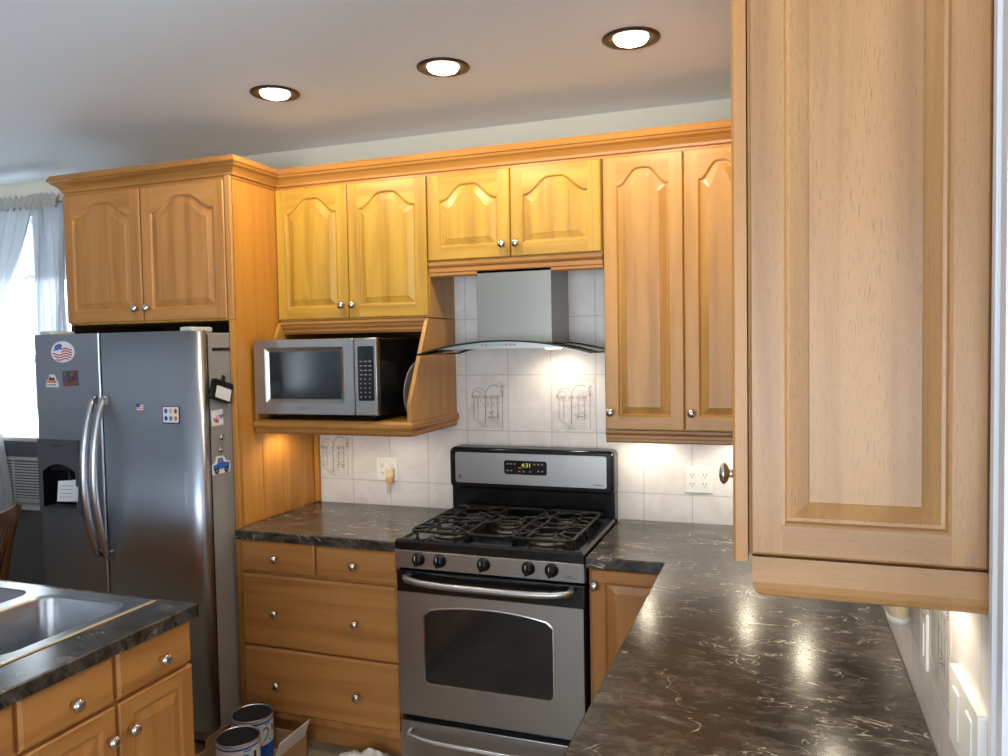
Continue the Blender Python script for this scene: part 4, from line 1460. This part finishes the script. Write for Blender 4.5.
# right side of the refrigerator
FS = lambda y, z: frame_of((FX1, y, z), (0, 1, 0), (0, 0, 1), (1, 0, 0))
bm = B(); prism(bm, [(-0.052, -0.006), (0.052, -0.006), (0.052, 0.006), (-0.052, 0.006)], FS(-0.655, 1.686), 0.0003, 0.004)
o = obj('magnet_strip', bm, 'black_matte', None, (FX1, -0.655, 1.68)); tag(o, 'thin black magnetic strip near the top of the refrigerator side', 'magnet')
tt = thing('kitchen_timer', (FX1, -0.66, 1.45), 'black clip-on timer with white face hanging askew on the refrigerator side', 'timer')
ang = R(-17)
F0 = FS(-0.672, 1.508)
Fq = lambda a, b_, c=0.0: F0(a * math.cos(ang) - b_ * math.sin(ang), a * math.sin(ang) + b_ * math.cos(ang), c)
bm = B(); prism(bm, rr2(-0.060, 0.060, -0.042, 0.044, 0.010, 4), Fq, 0.001, 0.018); obj('case', bm, 'black_matte', tt)
bm = B(); prism(bm, rr2(-0.040, 0.052, -0.032, 0.018, 0.004, 3), Fq, 0.017, 0.0195); obj('face', bm, 'paper', tt)
bm = B(); prism(bm, rr2(-0.012, 0.012, 0.040, 0.070, 0.008, 4), Fq, 0.001, 0.010); obj('clip', bm, 'chrome', tt)
bm = B(); prism(bm, [(-0.034, -0.03), (0.036, -0.028), (0.034, 0.038), (-0.036, 0.036)], FS(-0.690, 1.395), 0.0003, 0.0015, 0)
Fn = FS(-0.690, 1.397)
def scrib(pts, mi):
    for (a0, b0), (a1, b1) in zip(pts, pts[1:]):
        d = Vector((a1 - a0, b1 - b0)).normalized() * 0.0016
        face(bm, [Fn(a0 - d.y, b0 + d.x, 0.002), Fn(a1 - d.y, b1 + d.x, 0.002), Fn(a1 + d.y, b1 - d.x, 0.002), Fn(a0 + d.y, b0 - d.x, 0.002)], mi)
scrib([(-0.026 + .03 * k / 14, -0.006 + 0.010 * math.sin(k * 1.5) - .0003 * k) for k in range(15)], 1)
scrib([(0.0 + .008 * math.cos(k * .6), -0.004 + .016 * math.sin(k * .6)) for k in range(11)], 1)
scrib([(0.012 + .022 * k / 10, 0.006 + 0.010 * math.sin(k * 1.6)) for k in range(11)], 2)
o = obj('note', bm, ['paper', 'red', 'blue'], None, (FX1, -0.69, 1.365)); tag(o, 'small white card with red and blue handwriting on the refrigerator side', 'note')
for y, z, lab in ((-0.668, 1.315, 'round metal magnet just below the handwritten card, upper of the two'), (-0.677, 1.263, 'round metal magnet just above the blue truck, lower of the two')):
    bm = B(); lathe(bm, [(0.013, 0.0003), (0.013, 0.006), (0.010, 0.009), (0, 0.009)], (FX1, y, z), (1, 0, 0), 18)
    o = obj('magnet', bm, 'nickel', None, (FX1, y, z - .013)); tag(o, lab, 'magnet', GM)
bm = B(); F = FS(-0.675, 1.192)
prism(bm, [(-0.058, -0.030), (0.05, -0.030), (0.058, -0.006), (0.052, 0.016), (0.03, 0.022), (0.012, 0.044), (-0.03, 0.044), (-0.036, 0.02), (-0.058, 0.012)], F, 0.0003, 0.002, 0)
prism(bm, [(-0.05, -0.012), (0.048, -0.010), (0.048, 0.012), (0.018, 0.016), (-0.05, 0.010)], F, 0.0015, 0.0027, 1)
prism(bm, [(-0.026, 0.012), (0.014, 0.014), (0.006, 0.036), (-0.022, 0.036)], F, 0.0015, 0.0027, 1)
prism(bm, [(-0.018, 0.016), (0.006, 0.017), (0.002, 0.031), (-0.016, 0.031)], F, 0.002, 0.0030, 3)
for cx in (-0.030, 0.030):
    prism(bm, ellipse(0.014, 0.014, 16, cx, -0.016), F, 0.002, 0.0032, 2)
    prism(bm, ellipse(0.006, 0.006, 10, cx, -0.016), F, 0.003, 0.0036, 3)
o = obj('magnet', bm, ['paper', 'blue2', 'black_ink', 'grey_mark'], None, (FX1, -0.675, 1.162)); tag(o, 'blue pickup truck cut-out magnet with white edge on the refrigerator side', 'magnet', GM)


# ------------------------------------------------------------------ outlets and plates
def outlet(F, label, w=0.114, h=0.114):
    o = thing('outlet', F(0, -h / 2, 0), label, 'outlet', 'white wall outlets')
    bm = B()
    a = verts(bm, [F(x, z, 0.0) for x, z in rr2(-w / 2, w / 2, -h / 2, h / 2, 0.005, 3)])
    c = verts(bm, [F(x, z, 0.004) for x, z in rr2(-w / 2 + .001, w / 2 - .001, -h / 2 + .001, h / 2 - .001, 0.005, 3)])
    d = verts(bm, [F(x, z, 0.006) for x, z in rr2(-w / 2 + .005, w / 2 - .005, -h / 2 + .005, h / 2 - .005, 0.004, 3)])
    bm.faces.new(a); bridge(bm, a, c); bridge(bm, c, d); bm.faces.new(d)
    obj('cover_plate', bm, 'white', o)
    for gx in (-0.0255, 0.0255):
        for gz in (-0.0195, 0.0195):
            bm = B()
            prism(bm, rr2(gx - .0165, gx + .0165, gz - .0145, gz + .0145, 0.010, 4), F, 0.005, 0.0078, 0)
            for sx in (-0.006, 0.006):
                prism(bm, [(gx + sx - .0011, gz - .001), (gx + sx + .0011, gz - .001), (gx + sx + .0011, gz + .009), (gx + sx - .0011, gz + .009)], F, 0.007, 0.0081, 1)
            prism(bm, ellipse(0.0024, 0.0024, 8, gx, gz - .007), F, 0.007, 0.0081, 1)
            obj('socket', bm, ['white', 'black_ink'], o)
    return o
outlet(FB(-0.374, 1.088), 'white double outlet plate below the microwave with a plug-in in it')
outlet(FB(1.102, 1.098), 'white double outlet plate under the tall cabinet, right of the range')
tt = thing('night_light', (-0.350, -0.008, 1.03), 'small cream and amber plug-in unit in the outlet below the microwave', 'night light')
bm = B(); box(bm, -0.368, -0.330, -0.034, -0.0085, 1.052, 1.100, 0.006, 3); obj('case', bm, 'cream', tt)
bm = B(); box(bm, -0.364, -0.336, -0.042, -0.012, 1.024, 1.053, 0.005, 3); obj('amber_base', bm, 'amber', tt)

# right wall: translucent plug-in, switch plate, outlet box near the casing
tt = thing('night_light', (1.69, -1.44, 1.05), 'rounded cream plug-in unit with white rim on the right wall', 'night light')
bm = B(); lathe(bm, [(0.030, 0), (0.036, 0.004), (0.046, 0.04), (0.052, 0.09), (0.05, 0.10)], (1.662, -1.435, 1.062), (0, 0, 1), 22)
for v in bm.verts: v.co.x = 1.7035 + (v.co.x - 1.7035) * 0.62 if v.co.x < 1.7035 else 1.7035
obj('shade', bm, 'cream', tt)
bm = B(); lathe(bm, [(0.022, -0.006), (0.034, -0.004), (0.039, 0.004), (0.039, 0.010), (0.03, 0.011)], (1.662, -1.435, 1.056), (0, 0, 1), 22)
for v in bm.verts: v.co.x = 1.7035 + (v.co.x - 1.7035) * 0.62 if v.co.x < 1.7035 else 1.7035
obj('rim', bm, 'white', tt)
tt = thing('switch_plate', (1.70, -1.612, 1.02), 'white switch plate on the right wall nearer the plug-in unit', 'switch')
F = frame_of((1.705, -1.612, 1.080), (0, -1, 0), (0, 0, 1), (-1, 0, 0))
bm = B(); prism(bm, rr2(-0.036, 0.036, -0.058, 0.058, 0.004, 3), F, 0.0, 0.005); obj('cover_plate', bm, 'white', tt)
bm = B(); prism(bm, rr2(-0.016, 0.016, -0.033, 0.033, 0.002, 2), F, 0.004, 0.0075); obj('rocker', bm, 'white', tt)
tt = thing('switch_plate', (1.70, -2.02, 1.05), 'thick white double switch box on the right wall next to the casing', 'switch')
F = frame_of((1.705, -2.012, 1.088), (0, -1, 0), (0, 0, 1), (-1, 0, 0))
bm = B(); prism(bm, rr2(-0.098, 0.098, -0.062, 0.060, 0.005, 3), F, 0.0, 0.012); obj('cover_plate', bm, 'white', tt)
for gx in (-0.045, 0.045):
    bm = B(); prism(bm, rr2(gx - .02, gx + .02, -0.04, 0.036, 0.003, 2), F, 0.011, 0.0145); obj('rocker', bm, 'white', tt)

# ------------------------------------------------------------------ window dressing, air conditioner, chair
tt = thing('air_conditioner', (-2.7, -0.05, 0.83), 'beige window air conditioner in the lower sash beside the refrigerator', 'air conditioner')
bm = B(); box(bm, -2.98, -2.42, -0.13, 0.0, 0.830, 1.205, 0.012, 3); obj('case', bm, 'ac', tt)
bm = B(); box(bm, -2.95, -2.45, -0.136, -0.129, 0.860, 1.075, 0.001, 1); gr = obj('grille_back', bm, 'dark_grey', tt)
bm = B()
for k in range(13): box(bm, -2.95, -2.45, -0.141, -0.134, 0.866 + k * .016, 0.874 + k * .016)
box(bm, -2.705, -2.695, -0.142, -0.136, 0.86, 1.075)
obj('louvres', bm, 'ac', tt)
bm = B(); box(bm, -2.95, -2.45, -0.137, -0.128, 1.095, 1.185, 0.004, 2); obj('control_flap', bm, 'dark_grey', tt)


def sheet(name, mat, fx, fz, nu, nv, fy, parent):
    bm = B()
    rows = []
    for j in range(nv + 1):
        v = j / nv
        rows.append(verts(bm, [(fx(i / nu, v), fy(i / nu, v), fz(i / nu, v)) for i in range(nu + 1)]))
    for a, c in zip(rows, rows[1:]):
        bridge(bm, a, c, 0, False, True)
    return obj(name, bm, mat, parent)


cz = 2.505
tt = thing('curtain', (-2.45, -0.06, 1.2), 'gathered white sheer curtain hanging at the right side of the window', 'curtain', 'curtains at the left window')
sheet('panel', 'sheer', lambda u, v: -2.56 + 0.24 * u + 0.015 * math.sin(v * 5 + u * 9), lambda u, v: cz - 1.15 * v, 60, 24, lambda u, v: -0.066 - 0.016 * math.sin(u * 40 + 1.5 * v), tt)
tt = thing('curtain', (-3.0, -0.15, 1.0), 'grey lace drape hanging straight down at the left edge of the window', 'curtain', 'curtains at the left window')
sheet('panel', 'drape', lambda u, v: -3.25 + (0.53 - 0.08 * math.sin(math.pi * min(1, v * 1.1))) * u + 0.03 * v * u, lambda u, v: cz - 1.74 * v, 60, 30, lambda u, v: -0.165 - 0.016 * math.sin(u * 34 + v), tt)
tt = thing('curtain', (-2.8, -0.11, 1.8), 'white sheer curtain swept aside in a curve to the left of the window', 'curtain', 'curtains at the left window')
sheet('panel', 'sheer', lambda u, v: -3.15 + (0.65 - 0.40 * v ** 1.25) * u, lambda u, v: cz - 0.86 * v - 0.10 * v * (1 - u), 70, 26, lambda u, v: -0.118 - 0.018 * math.sin(u * 44 + 3 * v), tt)
tt = thing('curtain', (-2.75, -0.03, 2.1), 'short sheer valance with lace hem across the top of the window', 'curtain', 'curtains at the left window')
sheet('panel', 'sheer', lambda u, v: -3.12 + 0.76 * u, lambda u, v: cz - 0.05 - 0.36 * v + 0.012 * math.sin(u * 60) * v, 110, 10, lambda u, v: -0.026 - 0.008 * math.sin(u * 95 + v * 2), tt)
sheet('header', 'header', lambda u, v: -3.25 + 1.05 * u, lambda u, v: cz + 0.03 - 0.065 * v + .010 * math.sin(u * 170), 170, 5, lambda u, v: -0.205 - 0.014 * math.sin(u * 150 + v * 3), tt)
sheet('hem', 'drape', lambda u, v: -3.12 + 0.76 * u, lambda u, v: 2.135 - 0.045 * v + .010 * math.sin(u * 80), 140, 3, lambda u, v: -0.040 - 0.004 * math.sin(u * 95 + 2), tt)
bm = B(); tube(bm, [(-3.3, -0.092, 2.515), (-2.22, -0.092, 2.515)], 0.006, 10)
for x in (-3.28, -2.24): box(bm, x - .006, x + .006, -0.092, 0.007, 2.509, 2.521)
o = obj('curtain_rod', bm, 'white', None, (-2.75, -0.075, 2.515)); tag(o, 'thin white curtain rod above the left window', 'curtain rod')

tt = thing('dining_chair', (-2.55, -0.66, 0), 'dark wooden slat back dining chair at the far left below the window', 'chair')
th = R(35)
dirf = Vector((-math.cos(th), -math.sin(th), 0))        # facing
side = Vector((math.sin(th), -math.cos(th), 0))
o0 = Vector((-2.60, -0.62, 0))
def CP(f, s, z): return tuple(o0 + dirf * f + side * s + Vector((0, 0, z)))
for s in (-0.20, 0.20):
    bm = B(); tube(bm, [CP(0.20, s, 0), CP(0.20, s, 0.43)], [0.016, 0.021], 8); obj('leg', bm, 'chair', tt)
    bm = B(); tube(bm, [CP(-0.24, s, 0), CP(-0.20, s, 0.25), CP(-0.20, s, 0.46), CP(-0.235, s, 0.66), CP(-0.29, s, 0.86)], [0.016, 0.02, 0.022, 0.019, 0.016], 8); obj('back_leg', bm, 'chair', tt)
bm = B()
Fse = lambda a, b_, c=0.0: Vector(CP(a, b_, c))
prism(bm, rr2(-0.21, 0.24, -0.225, 0.225, 0.03, 4), Fse, 0.43, 0.46); obj('seat', bm, 'chair', tt)
bm = B()
rail = [(-0.28 - 0.03 * (1 - (s / .2) ** 2), s) for s in [(-0.215 + 0.043 * k) for k in range(11)]]
prism(bm, rail + [(f + 0.022, s) for f, s in reversed(rail)], Fse, 0.805, 0.875)
obj('top_rail', bm, 'chair', tt)
for s in (-0.12, -0.06, 0.0, 0.06, 0.12):
    bm = B(); tube(bm, [CP(-0.19, s, 0.455), CP(-0.235, s, 0.64), CP(-0.285, s, 0.82)], 0.010, 8); obj('slat', bm, 'chair', tt)

# ------------------------------------------------------------------ floor clutter
def paint_can(x, y, rot, label, seed):
    t = thing('paint_can', (x, y, 0.006), label, 'paint can', 'paint cans on the floor')
    r, h, z0 = 0.0825, 0.190, 0.006
    bm = B(); lathe(bm, [(r - .003, 0), (r, 0.002), (r, 0.006), (r - .002, 0.008), (r - .002, h - .006), (r + .001, h - .004), (r + .001, h), (r - .003, h + .001), (r - .005, h - .004), (r - .006, h - .010)], (x, y, z0), (0, 0, 1), 40); obj('can', bm, 'tin_rim', t)
    bm = B(); lathe(bm, [(r - .0065, h - .009), (r - .0065, h - .002), (r - .010, h - .001), (r - .013, h - .004), (0, h - .0035)], (x, y, z0), (0, 0, 1), 36); obj('lid', bm, 'tin', t)
    bm = B()
    def Fcyl(a, b_, c=0.0):
        an = rot + a / r
        return Vector((x + (r + c) * math.cos(an), y + (r + c) * math.sin(an), z0 + b_))
    def band(a0, a1, b0, b1, c, mi, n=10):
        for k in range(n):
            p, q = a0 + (a1 - a0) * k / n, a0 + (a1 - a0) * (k + 1) / n
            face(bm, [Fcyl(p, b0, c), Fcyl(q, b0, c), Fcyl(q, b1, c), Fcyl(p, b1, c)], mi, True)
    full = 2 * math.pi * r
    band(0, full, 0.010, 0.182, -0.0012, 0, 40)
    band(0, full, 0.010, 0.080, -0.0008, 1, 40)
    band(0, full, 0.168, 0.176, -0.0008, 1, 40)
    Ft = lambda a, b_, c=0.0: Fcyl(a + 0.048, b_ + 0.118, c)
    text(bm, '2', Ft, 0.085, -0.0003, 2)
    for k in range(4):
        a0 = -0.085 + k * 0.020
        band(a0, a0 + 0.013, 0.100, 0.142, -0.0005, 3, 3)
        band(a0 + .004, a0 + .009, 0.110, 0.132, -0.0002, 0 if k % 2 else 3, 2)
    band(0.080, 0.094, 0.122, 0.150, -0.0004, 4, 3)
    band(0.040, 0.070, 0.160, 0.165, -0.0004, 1, 3)
    obj('label', bm, ['paper', 'blue2', 'teal', 'red', 'black_ink'], t)
    bm = B()
    pts = [(x + (r + .004 + 0.012 * math.sin(math.pi * k / 12)) * math.cos(rot + 1.9 + 2.4 * k / 12), y + (r + .004 + 0.012 * math.sin(math.pi * k / 12)) * math.sin(rot + 1.9 + 2.4 * k / 12), z0 + 0.145 - 0.075 * math.sin(math.pi * k / 12)) for k in range(13)]
    tube(bm, pts, 0.0016, 6)
    obj('wire_handle', bm, 'chrome', t)


paint_can(-0.612, -0.762, R(-45), 'dark lidded paint can standing farther back, against the drawers', 1)
paint_can(-0.543, -0.938, R(-64), 'dark lidded paint can standing in front of the other can', 2)
tt = thing('cardboard_box', (-0.58, -0.86, 0), 'low open brown cardboard box with flaps around the paint cans', 'box')
bx0, bx1, by0, by1, bh = -0.735, -0.420, -1.045, -0.662, 0.09
bm = B()
box(bm, bx0, bx1, by0, by1, 0.001, 0.0045)
for q in ((bx0, bx0 + .004, by0, by1), (bx1 - .004, bx1, by0, by1), (bx0, bx1, by0, by0 + .004), (bx0, bx1, by1 - .004, by1)):
    box(bm, *q, 0.001, bh)
obj('tray', bm, 'card', tt)
def flap(p0, p1, out, upz, mi=1, name='flap'):
    bm = B()
    p0, p1 = Vector(p0), Vector(p1)
    o_ = Vector(out)
    a = [p0, p1, p1 + o_ * 0.95 + Vector((0, 0, upz)), p0 + o_ + Vector((0, 0, upz))]
    nrm = (a[1] - a[0]).cross(a[3] - a[0]).normalized()
    if nrm.z < 0: nrm = -nrm
    lo = verts(bm, [v - nrm * .002 for v in a]); hi = verts(bm, [v + nrm * .0005 for v in a])
    bridge(bm, lo, hi); bm.faces.new(lo)
    f = bm.faces.new(hi); f.material_index = 1
    for f in bm.faces:
        f.material_index = mi
    obj(name, bm, ['card', 'card_white'], tt)
flap((bx1, by0 + .16, bh), (bx1, by1 - .02, bh), (0.03, 0.0, 0), 0.075)
flap((bx0, by1, bh), (bx0, by0 + 0.14, bh), (0.012, 0.0, 0), 0.05, 0)
# crumpled cloth by the range
bm = B()
rnd = random.Random(5)
n = 22
rows = []
for i in range(n + 1):
    row = []
    for j in range(n + 1):
        u, v = i / n * 2 - 1, j / n * 2 - 1
        rr_ = math.sqrt(u * u + v * v)
        env = max(0, 1 - rr_ ** 2 * 0.75)
        z = 0.006 + env * (0.045 + 0.014 * math.sin(u * 6 + v * 3) + 0.010 * math.sin(v * 9 - u * 4) + 0.006 * math.sin(u * 13 + v * 9)) + 0.003 * rnd.random()
        row.append((-0.135 + 0.125 * u * (1 + .12 * math.sin(v * 6)), -0.675 + 0.085 * v * (1 + .15 * math.sin(u * 5)), max(z, 0.004)))
    rows.append(verts(bm, row))
for a, c in zip(rows, rows[1:]):
    bridge(bm, a, c, 0, False, False)
low = [[bm.verts.new((v.co.x, v.co.y, 0.0015)) for v in row] for row in (rows[0], rows[-1])]
o = obj('rag', bm, 'cloth', None, (-0.135, -0.70, 0)); tag(o, 'crumpled white cloth on the floor in front of the drawers', 'cloth')
